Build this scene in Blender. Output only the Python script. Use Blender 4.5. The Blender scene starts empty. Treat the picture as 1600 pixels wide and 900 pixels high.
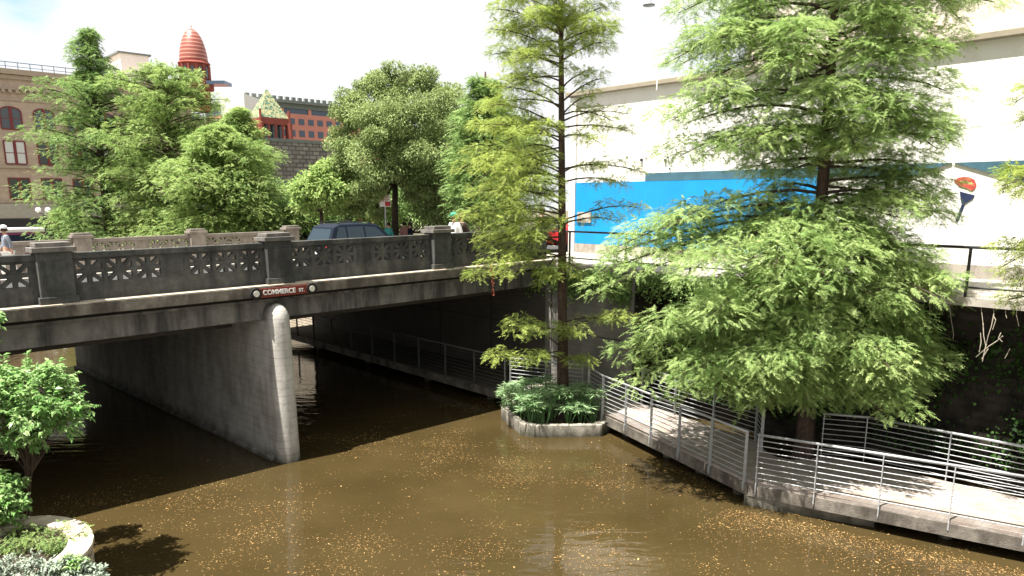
import bpy, bmesh, math, random
import numpy as np
from mathutils import Vector, Matrix

# ---------------------------------------------------------------- camera, sky, sun, exposure
sc = bpy.context.scene
COL = sc.collection
F_, CY, HY, H = 1150.0, 550.0, 315.0, 6.4
PITCH = math.atan((CY - HY) / F_)
cd = bpy.data.cameras.new('camera'); cam = bpy.data.objects.new('camera', cd); COL.objects.link(cam)
cam.location = (0, 0, H); cam.rotation_euler = (math.pi / 2 - PITCH, 0, 0)
cd.sensor_width = 36; cd.lens = F_ / 1600 * 36; cd.shift_y = (CY - 450) / 1600
cd.clip_end = 2000; sc.camera = cam

AB = math.radians(47)
B = np.array([math.sin(AB), math.cos(AB), 0.0])      # along the bridge, to the right
N = np.array([-B[1], B[0], 0.0])                     # upstream, away from the viewer
O = np.array([-5.83, 18.08, 0.0])
SUN_EL = math.radians(68); PH = math.radians(9)
sh = -B * math.cos(PH) + N * math.sin(PH)
SUN = np.array([sh[0] * math.cos(SUN_EL), sh[1] * math.cos(SUN_EL), math.sin(SUN_EL)])
ld = bpy.data.lights.new('sun', 'SUN'); lo = bpy.data.objects.new('sun', ld); COL.objects.link(lo)
ld.energy = 5.0; ld.angle = math.radians(0.53); ld.color = (1.0, 0.955, 0.88)
lo.rotation_euler = Vector(-SUN).to_track_quat('-Z', 'Y').to_euler()
sc.view_settings.view_transform = 'Standard'; sc.view_settings.look = 'None'
sc.view_settings.exposure = 1.6; sc.view_settings.gamma = 1; sc.view_settings.use_curve_mapping = False

w = bpy.data.worlds.new('World'); sc.world = w; w.use_nodes = True
nt = w.node_tree; nt.nodes.clear()
out = nt.nodes.new('ShaderNodeOutputWorld'); bg = nt.nodes.new('ShaderNodeBackground')
sky = nt.nodes.new('ShaderNodeTexSky'); sky.sky_type = 'NISHITA'; sky.sun_disc = False
sky.sun_elevation = SUN_EL; sky.sun_rotation = math.atan2(SUN[0], SUN[1])
tc = nt.nodes.new('ShaderNodeTexCoord'); mp = nt.nodes.new('ShaderNodeMapping')
mp.inputs['Scale'].default_value = (1, 1, 2.2); mp.inputs['Location'].default_value = (0.35, 0.1, 0.2)
nz = nt.nodes.new('ShaderNodeTexNoise'); nz.inputs['Scale'].default_value = 2.3; nz.inputs['Detail'].default_value = 9
nz.inputs['Roughness'].default_value = 0.55
rp = nt.nodes.new('ShaderNodeValToRGB'); rp.color_ramp.elements[0].position = 0.30; rp.color_ramp.elements[1].position = 0.40
mx = nt.nodes.new('ShaderNodeMixRGB'); mx.inputs[2].default_value = (4.25, 4.3, 4.35, 1)
bg.inputs['Strength'].default_value = 0.082
L = nt.links.new
gap = np.array([(20 - 800) / F_, math.cos(PITCH) + (CY - 4) / F_ * math.sin(PITCH), -math.sin(PITCH) + (CY - 4) / F_ * math.cos(PITCH)]); gap /= np.linalg.norm(gap)
dst = nt.nodes.new('ShaderNodeVectorMath'); dst.operation = 'DISTANCE'; dst.inputs[1].default_value = tuple(gap); L(tc.outputs['Generated'], dst.inputs[0])
gr_ = nt.nodes.new('ShaderNodeMapRange'); gr_.inputs['From Min'].default_value = 0.0; gr_.inputs['From Max'].default_value = .13; gr_.inputs['To Min'].default_value = -.28; gr_.inputs['To Max'].default_value = 0; L(dst.outputs['Value'], gr_.inputs['Value'])
ga = nt.nodes.new('ShaderNodeMath'); ga.operation = 'ADD'; L(gr_.outputs[0], ga.inputs[0])
L(tc.outputs['Generated'], mp.inputs[0]); L(mp.outputs[0], nz.inputs[0]); L(nz.outputs[0], ga.inputs[1]); L(ga.outputs[0], rp.inputs[0])
L(rp.outputs[0], mx.inputs[0]); L(sky.outputs[0], mx.inputs[1]); L(mx.outputs[0], bg.inputs[0]); L(bg.outputs[0], out.inputs[0])

# ---------------------------------------------------------------- coordinate helpers
def V3(p): return np.array(p, float)
def ray(x, y):
    u = (x - 800) / F_; v = (CY - y) / F_; c, s = math.cos(PITCH), math.sin(PITCH)
    return np.array([u, c + v * s, -s + v * c])
EYE = np.array([0, 0, H])
def at(x, y, Y): r = ray(x, y); return EYE + r * (Y / r[1])
def ontp(x, y, t):                      # point on the vertical plane t = const -> (s, z)
    r = ray(x, y); P = O + N * t; k = ((P - EYE) @ N) / (r @ N); Q = EYE + r * k
    return float((Q - O) @ B), float(Q[2])
def W(s, t, z): return O + B * s + N * t + np.array([0, 0, z])
def zb(s, t): return 0.011 * s - 0.029 * max(0, min(t, 15.5))

# ---------------------------------------------------------------- object helpers
def tag(o, label=None, cat=None, group=None, kind=None):
    if label: o['label'] = label
    if cat: o['category'] = cat
    if group: o['group'] = group
    if kind: o['kind'] = kind
    return o
def thing(name, label, cat, loc, group=None, rz=0.0):
    o = bpy.data.objects.new(name, None); o.empty_display_size = 0.3
    COL.objects.link(o); o.location = tuple(float(c) for c in loc); o.rotation_euler = (0, 0, rz)
    return tag(o, label, cat, group)
def wloc(o):
    p = V3(o.location)
    while o.parent: o = o.parent; p = p + V3(o.location)
    return p
class MB:
    def __init__(s): s.v = []; s.f = []; s.m = []
    def add(s, vs, fs, mi=0):
        k = len(s.v); s.v += [tuple(map(float, v)) for v in vs]
        s.f += [tuple(i + k for i in f) for f in fs]; s.m += [mi] * len(fs); return s
    def hexa(s, c8, mi=0):
        return s.add(c8, [(0, 3, 2, 1), (4, 5, 6, 7), (0, 1, 5, 4), (1, 2, 6, 5), (2, 3, 7, 6), (3, 0, 4, 7)], mi)
    def box(s, x0, x1, y0, y1, z0, z1, mi=0):
        return s.hexa([(x0, y0, z0), (x1, y0, z0), (x1, y1, z0), (x0, y1, z0), (x0, y0, z1), (x1, y0, z1), (x1, y1, z1), (x0, y1, z1)], mi)
    def st(s, s0, s1, t0, t1, z0, z1, slope=None, mi=0):
        c = []
        for z in (z0, z1):
            for a, t in ((s0, t0), (s0, t1), (s1, t1), (s1, t0)):
                c.append(W(a, t, z + (slope(a, t) if slope else 0)))
        c = [c[0], c[3], c[2], c[1], c[4], c[7], c[6], c[5]]
        return s.hexa(c, mi)
    def bar(s, p, q, w, h, up=(0, 0, 1), mi=0):
        p, q, up = V3(p), V3(q), V3(up); d = q - p; d /= np.linalg.norm(d) + 1e-9
        x = np.cross(d, up); x /= np.linalg.norm(x) + 1e-9; y = np.cross(x, d)
        c = [e + x * a * w / 2 + y * b_ * h / 2 for e in (p, q) for a, b_ in ((-1, -1), (1, -1), (1, 1), (-1, 1))]
        return s.hexa(c, mi)
    def tube(s, pts, rad, n=6, mi=0, cap=True):
        pts = [V3(p) for p in pts]
        if not hasattr(rad, '__len__'): rad = [rad] * len(pts)
        k = len(s.v); prev = None
        for i, p in enumerate(pts):
            d = pts[min(i + 1, len(pts) - 1)] - pts[max(i - 1, 0)]; d = d / (np.linalg.norm(d) + 1e-9)
            if prev is None: a = np.cross(d, (0.31, 0.2, 0.93)); 
            else: a = prev - d * (prev @ d)
            if np.linalg.norm(a) < 1e-4: a = np.cross(d, (1, 0, 0))
            a /= np.linalg.norm(a) + 1e-9; prev = a; c = np.cross(d, a)
            for j in range(n):
                th = 2 * math.pi * j / n
                s.v.append(tuple(map(float, p + (a * math.cos(th) + c * math.sin(th)) * rad[i])))
        for i in range(len(pts) - 1):
            for j in range(n):
                s.f.append((k + i * n + j, k + i * n + (j + 1) % n, k + (i + 1) * n + (j + 1) % n, k + (i + 1) * n + j)); s.m.append(mi)
        if cap and n > 2:
            s.f.append(tuple(k + j for j in range(n))[::-1]); s.m.append(mi)
            e = k + (len(pts) - 1) * n; s.f.append(tuple(e + j for j in range(n))); s.m.append(mi)
        return s
    def lathe(s, c, prof, n=20, mi=0):
        c = V3(c); return s.tube2([(c[0], c[1], c[2] + z) for r, z in prof], [max(r, 1e-4) for r, z in prof], n, mi)
    def tube2(s, pts, rad, n, mi):
        k = len(s.v)
        for p, r in zip(pts, rad):
            for j in range(n):
                th = 2 * math.pi * j / n; s.v.append((float(p[0] + r * math.cos(th)), float(p[1] + r * math.sin(th)), float(p[2])))
        for i in range(len(pts) - 1):
            for j in range(n):
                s.f.append((k + i * n + j, k + i * n + (j + 1) % n, k + (i + 1) * n + (j + 1) % n, k + (i + 1) * n + j)); s.m.append(mi)
        s.f.append(tuple(k + j for j in range(n))[::-1]); s.m.append(mi)
        e = k + (len(pts) - 1) * n; s.f.append(tuple(e + j for j in range(n))); s.m.append(mi)
        return s
    def prism(s, poly, z0, z1, mi=0):           # poly: list of (x,y) world, counter-clockwise
        n = len(poly); vs = [(p[0], p[1], z0) for p in poly] + [(p[0], p[1], z1) for p in poly]
        fs = [tuple(range(n))[::-1], tuple(range(n, 2 * n))] + [(i, (i + 1) % n, n + (i + 1) % n, n + i) for i in range(n)]
        return s.add(vs, fs, mi)
    def extr(s, pts, vec, mi=0):                # planar outline (3D points) extruded by vec
        n = len(pts); vec = V3(vec); vs = [V3(p) for p in pts] + [V3(p) + vec for p in pts]
        fs = [tuple(range(n))[::-1], tuple(range(n, 2 * n))] + [(i, (i + 1) % n, n + (i + 1) % n, n + i) for i in range(n)]
        return s.add(vs, fs, mi)
    def build(s, name, mat, parent=None, smooth=False, bevel=0, local=False):
        me = bpy.data.meshes.new(name)
        off = np.zeros(3) if (parent is None or local) else wloc(parent)
        me.from_pydata([tuple(np.array(v) - off) for v in s.v], [], s.f)
        for m in (mat if isinstance(mat, (list, tuple)) else [mat]): me.materials.append(m)
        if isinstance(mat, (list, tuple)): me.polygons.foreach_set('material_index', s.m)
        bm = bmesh.new(); bm.from_mesh(me); bmesh.ops.recalc_face_normals(bm, faces=bm.faces); bm.to_mesh(me); bm.free()
        if smooth: me.polygons.foreach_set('use_smooth', [True] * len(me.polygons))
        o = bpy.data.objects.new(name, me); COL.objects.link(o); o.parent = parent
        if bevel:
            bv = o.modifiers.new('bevel', 'BEVEL'); bv.width = bevel; bv.segments = 2; bv.limit_method = 'ANGLE'; bv.angle_limit = 0.6
        return o
def copy_thing(o, loc, rz=0, sc_=1.0):
    c = o.copy(); COL.objects.link(c); c.location = tuple(float(x) for x in loc); c.rotation_euler = (0, 0, rz); c.scale = (sc_,) * 3
    for ch in o.children:
        d = ch.copy(); COL.objects.link(d); d.parent = c
        for g in ch.children:
            e = g.copy(); COL.objects.link(e); e.parent = d
    return c

# ---------------------------------------------------------------- materials
def mat(name, col, rough=0.8, spec=0.3, metal=0.0, var=0.0, vscale=3.0, streak=0.0, bump=0.0, bscale=30.0, stain=None, stain_amt=0.0, st_scale=(1.5, 1.5, .35), emit=None):
    m = bpy.data.materials.new(name); m.use_nodes = True; t = m.node_tree; p = t.nodes['Principled BSDF']
    p.inputs['Roughness'].default_value = rough; p.inputs['Specular IOR Level'].default_value = spec; p.inputs['Metallic'].default_value = metal
    p.inputs['Base Color'].default_value = (*col, 1)
    lk = t.links.new
    if var or stain or bump:
        g = t.nodes.new('ShaderNodeNewGeometry')
    cur = None
    if var:
        n1 = t.nodes.new('ShaderNodeTexNoise'); n1.inputs['Scale'].default_value = vscale; n1.inputs['Detail'].default_value = 8; n1.inputs['Roughness'].default_value = .65
        lk(g.outputs['Position'], n1.inputs['Vector'])
        r = t.nodes.new('ShaderNodeMapRange'); r.inputs['From Min'].default_value = .3; r.inputs['From Max'].default_value = .7
        r.inputs['To Min'].default_value = 1 - var; r.inputs['To Max'].default_value = 1 + var
        lk(n1.outputs['Fac'], r.inputs['Value'])
        mm = t.nodes.new('ShaderNodeVectorMath'); mm.operation = 'SCALE'; mm.inputs[0].default_value = col; lk(r.outputs[0], mm.inputs['Scale']); cur = mm.outputs[0]
    if stain:
        mpn = t.nodes.new('ShaderNodeMapping'); mpn.inputs['Scale'].default_value = st_scale; lk(g.outputs['Position'], mpn.inputs[0])
        n2 = t.nodes.new('ShaderNodeTexNoise'); n2.inputs['Scale'].default_value = 1.6; n2.inputs['Detail'].default_value = 7; n2.inputs['Roughness'].default_value = .6
        lk(mpn.outputs[0], n2.inputs['Vector'])
        r2 = t.nodes.new('ShaderNodeMapRange'); r2.inputs['From Min'].default_value = .42; r2.inputs['From Max'].default_value = .62; r2.inputs['To Max'].default_value = stain_amt
        lk(n2.outputs['Fac'], r2.inputs['Value'])
        mc = t.nodes.new('ShaderNodeMixRGB'); mc.inputs[2].default_value = (*stain, 1)
        if cur: lk(cur, mc.inputs[1])
        else: mc.inputs[1].default_value = (*col, 1)
        lk(r2.outputs[0], mc.inputs[0]); cur = mc.outputs[0]
    if cur: lk(cur, p.inputs['Base Color'])
    if bump:
        n3 = t.nodes.new('ShaderNodeTexNoise'); n3.inputs['Scale'].default_value = bscale; n3.inputs['Detail'].default_value = 6
        lk(g.outputs['Position'], n3.inputs['Vector'])
        bn = t.nodes.new('ShaderNodeBump'); bn.inputs['Strength'].default_value = bump; bn.inputs['Distance'].default_value = .02
        lk(n3.outputs['Fac'], bn.inputs['Height']); lk(bn.outputs[0], p.inputs['Normal'])
    if emit:
        p.inputs['Emission Color'].default_value = (*emit[0], 1); p.inputs['Emission Strength'].default_value = emit[1]
    return m
def leafmat(name, c1, c2, trans=0.35, rough=0.55):
    m = bpy.data.materials.new(name); m.use_nodes = True; t = m.node_tree; p = t.nodes['Principled BSDF']; lk = t.links.new
    p.inputs['Roughness'].default_value = rough; p.inputs['Specular IOR Level'].default_value = .25
    a = t.nodes.new('ShaderNodeAttribute'); a.attribute_name = 'tint'
    g = t.nodes.new('ShaderNodeNewGeometry'); n1 = t.nodes.new('ShaderNodeTexNoise'); n1.inputs['Scale'].default_value = .9; n1.inputs['Detail'].default_value = 3
    lk(g.outputs['Position'], n1.inputs['Vector'])
    ad = t.nodes.new('ShaderNodeMath'); ad.operation = 'MULTIPLY_ADD'; ad.inputs[1].default_value = 1.6; ad.inputs[2].default_value = -.8; lk(n1.outputs['Fac'], ad.inputs[0])
    a2 = t.nodes.new('ShaderNodeMath'); a2.operation = 'ADD'; a2.use_clamp = True; lk(ad.outputs[0], a2.inputs[0]); lk(a.outputs['Fac'], a2.inputs[1])
    mc = t.nodes.new('ShaderNodeMixRGB'); mc.inputs[1].default_value = (*c1, 1); mc.inputs[2].default_value = (*c2, 1); lk(a2.outputs[0], mc.inputs[0])
    lk(mc.outputs[0], p.inputs['Base Color'])
    tr = t.nodes.new('ShaderNodeBsdfTranslucent'); lk(mc.outputs[0], tr.inputs[0])
    ms = t.nodes.new('ShaderNodeMixShader'); ms.inputs[0].default_value = trans
    o = t.nodes['Material Output']; lk(p.outputs[0], ms.inputs[1]); lk(tr.outputs[0], ms.inputs[2]); lk(ms.outputs[0], o.inputs[0])
    return m
def brickmat(name, c1, c2, mortar, scale, bw=.5, rh=.25, ms=.02, rough=.85, bump=.5, dirn='st', var=.25):
    """bricks or stones on vertical walls; texture runs in the wall's own (along, up) directions"""
    m = bpy.data.materials.new(name); m.use_nodes = True; t = m.node_tree; p = t.nodes['Principled BSDF']; lk = t.links.new
    p.inputs['Roughness'].default_value = rough; p.inputs['Specular IOR Level'].default_value = .2
    g = t.nodes.new('ShaderNodeNewGeometry'); d1 = t.nodes.new('ShaderNodeVectorMath'); d1.operation = 'DOT_PRODUCT'
    ax = (B + N) if dirn == 'st' else np.array(dirn, float)
    d1.inputs[1].default_value = tuple(ax); lk(g.outputs['Position'], d1.inputs[0])
    sx = t.nodes.new('ShaderNodeSeparateXYZ'); lk(g.outputs['Position'], sx.inputs[0])
    cx = t.nodes.new('ShaderNodeCombineXYZ'); lk(d1.outputs['Value'], cx.inputs[0]); lk(sx.outputs['Z'], cx.inputs[1])
    bt = t.nodes.new('ShaderNodeTexBrick'); bt.inputs['Scale'].default_value = scale; bt.inputs['Brick Width'].default_value = bw; bt.inputs['Row Height'].default_value = rh
    bt.inputs['Mortar Size'].default_value = ms; bt.inputs['Color1'].default_value = (*c1, 1); bt.inputs['Color2'].default_value = (*c2, 1); bt.inputs['Mortar'].default_value = (*mortar, 1)
    lk(cx.outputs[0], bt.inputs['Vector'])
    n1 = t.nodes.new('ShaderNodeTexNoise'); n1.inputs['Scale'].default_value = 2.2; n1.inputs['Detail'].default_value = 8; lk(g.outputs['Position'], n1.inputs['Vector'])
    r = t.nodes.new('ShaderNodeMapRange'); r.inputs['From Min'].default_value = .3; r.inputs['From Max'].default_value = .7; r.inputs['To Min'].default_value = 1 - var; r.inputs['To Max'].default_value = 1 + var
    lk(n1.outputs['Fac'], r.inputs['Value'])
    sm = t.nodes.new('ShaderNodeVectorMath'); sm.operation = 'SCALE'; lk(bt.outputs['Color'], sm.inputs[0]); lk(r.outputs[0], sm.inputs['Scale']); lk(sm.outputs[0], p.inputs['Base Color'])
    bn = t.nodes.new('ShaderNodeBump'); bn.inputs['Strength'].default_value = bump; bn.inputs['Distance'].default_value = .02; bn.invert = True
    lk(bt.outputs['Fac'], bn.inputs['Height']); lk(bn.outputs[0], p.inputs['Normal'])
    return m

M = {}
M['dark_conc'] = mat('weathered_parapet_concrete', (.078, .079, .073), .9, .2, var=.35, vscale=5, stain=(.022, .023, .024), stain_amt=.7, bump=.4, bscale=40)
M['cap_conc'] = mat('pillar_cap_concrete', (.17, .155, .14), .9, .2, var=.3, vscale=6, stain=(.06, .06, .06), stain_amt=.7, bump=.4)
M['fascia'] = mat('streaked_fascia_concrete', (.165, .157, .145), .9, .2, var=.3, vscale=4, stain=(.045, .043, .04), stain_amt=.92, st_scale=(1.6, 1.6, .22), bump=.4)
M['cornice'] = mat('cornice_concrete', (.18, .16, .135), .9, .2, var=.35, vscale=6, stain=(.05, .042, .035), stain_amt=.8, st_scale=(1.2, 1.2, .5), bump=.5)
M['groove'] = mat('dark_groove', (.03, .027, .022), .95, .1, var=.4, vscale=5)  # near-black tone of the drip groove and wall joints
M['far_conc'] = mat('far_parapet_concrete', (.24, .21, .18), .9, .2, var=.25, vscale=5, stain=(.15, .13, .11), stain_amt=.6, bump=.3)
M['pier'] = mat('pier_concrete', (.44, .425, .39), .85, .3, var=.22, vscale=2.5, stain=(.20, .18, .155), stain_amt=.6, st_scale=(.9, .9, .35), bump=.35, bscale=18)
M['abut'] = mat('abutment_concrete_shade_tone', (.075, .067, .058), .9, .2, var=.25, vscale=1.6, stain=(.08, .07, .06), stain_amt=.7, st_scale=(.8, .8, .5), bump=.35)  # colour darkened to deepen the shade under the bridge
M['wing'] = mat('board_marked_concrete_lit_tone', (.21, .20, .185), .9, .2, var=.2, vscale=1.6, stain=(.12, .11, .1), stain_amt=.6, st_scale=(.8, .8, .5), bump=.35)  # abutment concrete in a lighter tone, imitating daylight outside the bridge
M['kerb'] = mat('planter_kerb_concrete', (.36, .33, .28), .9, .2, var=.3, vscale=6, stain=(.1, .09, .07), stain_amt=.85, st_scale=(2.5, 2.5, 1), bump=.5)
M['pave'] = mat('pavement_concrete', (.36, .33, .29), .9, .2, var=.18, vscale=2, bump=.2)
M['asphalt'] = mat('asphalt', (.055, .055, .055), .9, .2, var=.2, vscale=8, bump=.3, bscale=80)
M['ground'] = mat('ground_soil', (.13, .12, .08), .95, .1, var=.3, vscale=.6)
M['bed'] = mat('river_bed', (.03, .025, .015), 1, .1)
M['soil'] = mat('planter_soil', (.045, .035, .025), 1, .1, var=.4, vscale=12)
M['white_wall'] = mat('white_painted_wall', (.72, .705, .67), .75, .3, var=.05, vscale=.8, stain=(.62, .58, .52), stain_amt=.35, bump=.15, bscale=14)
M['upper_wall'] = mat('cream_stucco', (.62, .56, .49), .9, .2, var=.1, vscale=1.2, stain=(.48, .40, .33), stain_amt=.7, st_scale=(.8, .8, 1.6), bump=.6, bscale=5)
M['eave'] = mat('eave_trim', (.27, .235, .18), .8, .2, var=.1)
M['blue'] = mat('blue_mural_paint', (.005, .23, .52), .7, .3, var=.10, vscale=1.5, stain=(.01, .20, .52), stain_amt=.5)
M['teal'] = mat('dark_teal_mural_paint', (.045, .11, .15), .7, .3, var=.2, vscale=2.5)
M['dado'] = mat('stained_dado_plaster', (.42, .38, .33), .9, .2, var=.25, vscale=3, stain=(.18, .15, .12), stain_amt=.7, bump=.4)
M['mural_white'] = mat('white_mural_paint', (.82, .82, .82), .7, .3)
M['mural_red'] = mat('red_mural_paint', (.42, .065, .05), .7, .3, var=.3, vscale=9)
M['mural_navy'] = mat('navy_mural_paint', (.012, .022, .06), .7, .3, var=.2)
M['steel'] = mat('galvanised_steel', (.40, .41, .42), .45, .5, metal=.25, var=.12, vscale=12)
M['shade_toned_steel'] = mat('steel_darkened_as_shade', (.09, .09, .088), .7, .2, metal=.2, var=.3, vscale=12)  # darker copy of the railing steel; its colour imitates under-bridge shade
M['black_steel'] = mat('black_painted_steel', (.018, .018, .02), .5, .4)
M['bark'] = mat('cypress_bark', (.085, .057, .045), .95, .1, var=.45, vscale=9, stain=(.045, .03, .024), stain_amt=.8, st_scale=(9, 9, 1.1), bump=.9, bscale=26)
M['twig'] = mat('twig_bark', (.07, .052, .04), .95, .1, var=.3, vscale=9)
M['oak_bark'] = mat('oak_bark', (.06, .045, .035), .95, .1, var=.4, vscale=8, bump=.6)
M['root'] = mat('pale_dry_roots', (.40, .35, .28), .9, .1, var=.3, vscale=12)
M['leafA'] = leafmat('feathery_green_foliage', (.17, .28, .075), (.50, .62, .25), .42)
M['leafB'] = leafmat('yellow_green_foliage', (.18, .26, .05), (.50, .57, .15), .42)
M['leafF'] = leafmat('fresh_green_foliage', (.16, .27, .07), (.44, .55, .19), .42)
M['leafD'] = leafmat('mid_green_foliage', (.12, .22, .06), (.34, .47, .16), .4)
M['leafO'] = leafmat('grey_green_oak_foliage', (.14, .20, .06), (.38, .46, .19), .38)
M['leafS'] = leafmat('bright_shrub_leaves', (.14, .32, .07), (.46, .60, .28), .42, .35)
M['leafP'] = leafmat('sedge_leaves', (.14, .28, .10), (.46, .60, .34), .4, .4)
M['silver'] = leafmat('silvery_leaves', (.20, .26, .19), (.42, .48, .38), .2)
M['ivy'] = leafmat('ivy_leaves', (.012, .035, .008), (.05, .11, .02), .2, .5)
M['litter'] = leafmat('floating_dry_leaves', (.22, .11, .035), (.46, .31, .13), .1, .8)
M['beige'] = brickmat('beige_brick', (.43, .335, .26), (.40, .31, .24), (.37, .29, .225), 1.0, 1.2, .34, .02, bump=.2, var=.1)
M['beige_trim'] = mat('beige_stone_trim', (.36, .29, .22), .85, .2, var=.1)
M['pale_stone'] = mat('pale_stone_band', (.36, .33, .285), .85, .2, var=.1)
M['maroon'] = mat('maroon_window_frame', (.16, .03, .03), .6, .3)
M['glass'] = mat('dark_window_glass', (.05, .06, .065), .08, .6)
M['blind'] = mat('white_window_blinds', (.55, .56, .54), .6, .3)
M['red_granite'] = mat('red_sandstone', (.22, .06, .045), .85, .2, var=.2, vscale=1, bump=.2)
M['pink_wall'] = mat('salmon_facade', (.52, .22, .17), .85, .2, var=.08, vscale=.5)
M['blue_glass'] = mat('blue_tinted_glass', (.045, .07, .11), .2, .6)
M['grey_roof'] = mat('grey_green_cornice', (.16, .18, .165), .85, .2, var=.15)
M['stoneblock'] = brickmat('grey_rusticated_stone', (.27, .25, .22), (.18, .165, .15), (.11, .10, .09), 1.0, .62, .34, .05, bump=.8)
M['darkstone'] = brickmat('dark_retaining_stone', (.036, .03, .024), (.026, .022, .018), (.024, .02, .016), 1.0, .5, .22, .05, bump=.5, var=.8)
M['palestone'] = brickmat('cream_limestone_blocks', (.46, .41, .33), (.36, .32, .25), (.22, .19, .15), 1.0, .42, .17, .03, bump=.9, dirn=(1.0, -.6, 0), var=.3)
M['slab'] = mat('cream_flagstone', (.48, .42, .33), .85, .2, var=.22, vscale=4, bump=.4, stain=(.3, .22, .16), stain_amt=.5, st_scale=(2, 2, 2))
M['car'] = mat('dark_blue_car_paint', (.008, .012, .022), .5, .1)
M['car_glass'] = mat('car_window_glass', (.02, .035, .048), .2, .2)
M['tail'] = mat('red_tail_light', (.45, .02, .02), .25, .5)
M['rubber'] = mat('black_rubber', (.02, .02, .02), .8, .2)
M['rim'] = mat('alloy_rim', (.4, .4, .4), .35, .5, metal=.8)
M['chrome'] = mat('chrome_trim', (.6, .6, .6), .2, .6, metal=.9)
M['red_car'] = mat('red_car_paint', (.35, .02, .025), .25, .5)
M['orange'] = mat('orange_plastic', (.55, .13, .03), .6, .3)
M['sign_brown'] = mat('brown_sign_enamel', (.15, .028, .018), .5, .3, var=.15, vscale=8)
M['sign_white'] = mat('white_sign_paint', (.8, .8, .78), .5, .3)
M['sign_red'] = mat('red_sign_paint', (.5, .05, .06), .5, .3)
M['bulb'] = mat('round_reflector_glass', (.8, .75, .68), .2, .7, metal=.3)
M['bus_w'] = mat('white_bus_paint', (.65, .63, .64), .35, .5)
M['bus_p'] = mat('purple_bus_paint', (.18, .035, .10), .35, .5)
M['bus_g'] = mat('bus_window_glass', (.02, .03, .055), .08, .7)
M['globe'] = mat('white_lamp_globe', (.85, .85, .83), .3, .5)
M['skin'] = mat('skin', (.42, .24, .17), .6, .3)
M['grey_shirt'] = mat('grey_cloth', (.20, .22, .26), .9, .1)
M['white_cloth'] = mat('white_cloth', (.72, .72, .72), .9, .1)
M['dark_cloth'] = mat('dark_cloth', (.012, .013, .025), .9, .1)
M['teal_cloth'] = mat('teal_cloth', (.05, .25, .25), .9, .1)
M['green_cap'] = mat('green_cap_cloth', (.06, .25, .16), .9, .1)
M['hair'] = mat('dark_brown_hair', (.03, .018, .012), .7, .3)
M['pink_cloth'] = mat('dusty_pink_cloth', (.4, .2, .18), .9, .1)
M['lampshade'] = mat('grey_lamp_shade', (.22, .23, .26), .5, .4)
M['vine'] = mat('red_vine_stems', (.35, .09, .05), .8, .2)
# striped copper dome
def stripes():
    m = mat('striped_terracotta_dome', (.36, .10, .065), .45, .5); t = m.node_tree; p = t.nodes['Principled BSDF']; lk = t.links.new
    g = t.nodes.new('ShaderNodeNewGeometry'); sx = t.nodes.new('ShaderNodeSeparateXYZ'); lk(g.outputs['Position'], sx.inputs[0])
    mu = t.nodes.new('ShaderNodeMath'); mu.operation = 'MULTIPLY'; mu.inputs[1].default_value = 13.5; lk(sx.outputs['Z'], mu.inputs[0])
    si = t.nodes.new('ShaderNodeMath'); si.operation = 'SINE'; lk(mu.outputs[0], si.inputs[0])
    r = t.nodes.new('ShaderNodeValToRGB'); r.color_ramp.elements[0].color = (.22, .055, .04, 1); r.color_ramp.elements[1].color = (.46, .21, .15, 1)
    r.color_ramp.elements[0].position = .35; r.color_ramp.elements[1].position = .8; lk(si.outputs[0], r.inputs[0]); lk(r.outputs[0], p.inputs['Base Color']); return m
M['dome'] = stripes()
def tilepattern():
    m = mat('green_patterned_roof_tiles', (.12, .2, .13), .6, .3); t = m.node_tree; p = t.nodes['Principled BSDF']; lk = t.links.new
    g = t.nodes.new('ShaderNodeNewGeometry'); v = t.nodes.new('ShaderNodeTexVoronoi'); v.inputs['Scale'].default_value = 5.5; lk(g.outputs['Position'], v.inputs['Vector'])
    r = t.nodes.new('ShaderNodeValToRGB'); e = r.color_ramp; e.elements[0].color = (.05, .12, .08, 1); e.elements[1].color = (.34, .32, .17, 1); e.elements[0].position = .3; e.elements[1].position = .7
    lk(v.outputs['Color'], r.inputs[0]); lk(r.outputs[0], p.inputs['Base Color']); return m
M['tiles'] = tilepattern()
def planks():
    m = mat('sun_bleached_deck_boards', (.33, .29, .26), .85, .25, var=.2, vscale=5, stain=(.22, .17, .14), stain_amt=.65, st_scale=(1.5, 1.5, 1.5), bump=.3)
    t = m.node_tree; p = t.nodes['Principled BSDF']; lk = t.links.new
    g = t.nodes.new('ShaderNodeNewGeometry'); d = t.nodes.new('ShaderNodeVectorMath'); d.operation = 'DOT_PRODUCT'; d.inputs[1].default_value = tuple(N); lk(g.outputs['Position'], d.inputs[0])
    mu = t.nodes.new('ShaderNodeMath'); mu.operation = 'MULTIPLY'; mu.inputs[1].default_value = 1 / .14; lk(d.outputs['Value'], mu.inputs[0])
    fr = t.nodes.new('ShaderNodeMath'); fr.operation = 'FRACT'; lk(mu.outputs[0], fr.inputs[0])
    gt = t.nodes.new('ShaderNodeMath'); gt.operation = 'GREATER_THAN'; gt.inputs[1].default_value = .05; lk(fr.outputs[0], gt.inputs[0])
    src = p.inputs['Base Color'].links[0].from_socket
    mc = t.nodes.new('ShaderNodeMixRGB'); mc.inputs[1].default_value = (.2, .17, .15, 1); lk(gt.outputs[0], mc.inputs[0]); lk(src, mc.inputs[2]); lk(mc.outputs[0], p.inputs['Base Color']); return m
M['deck'] = planks()
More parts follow.
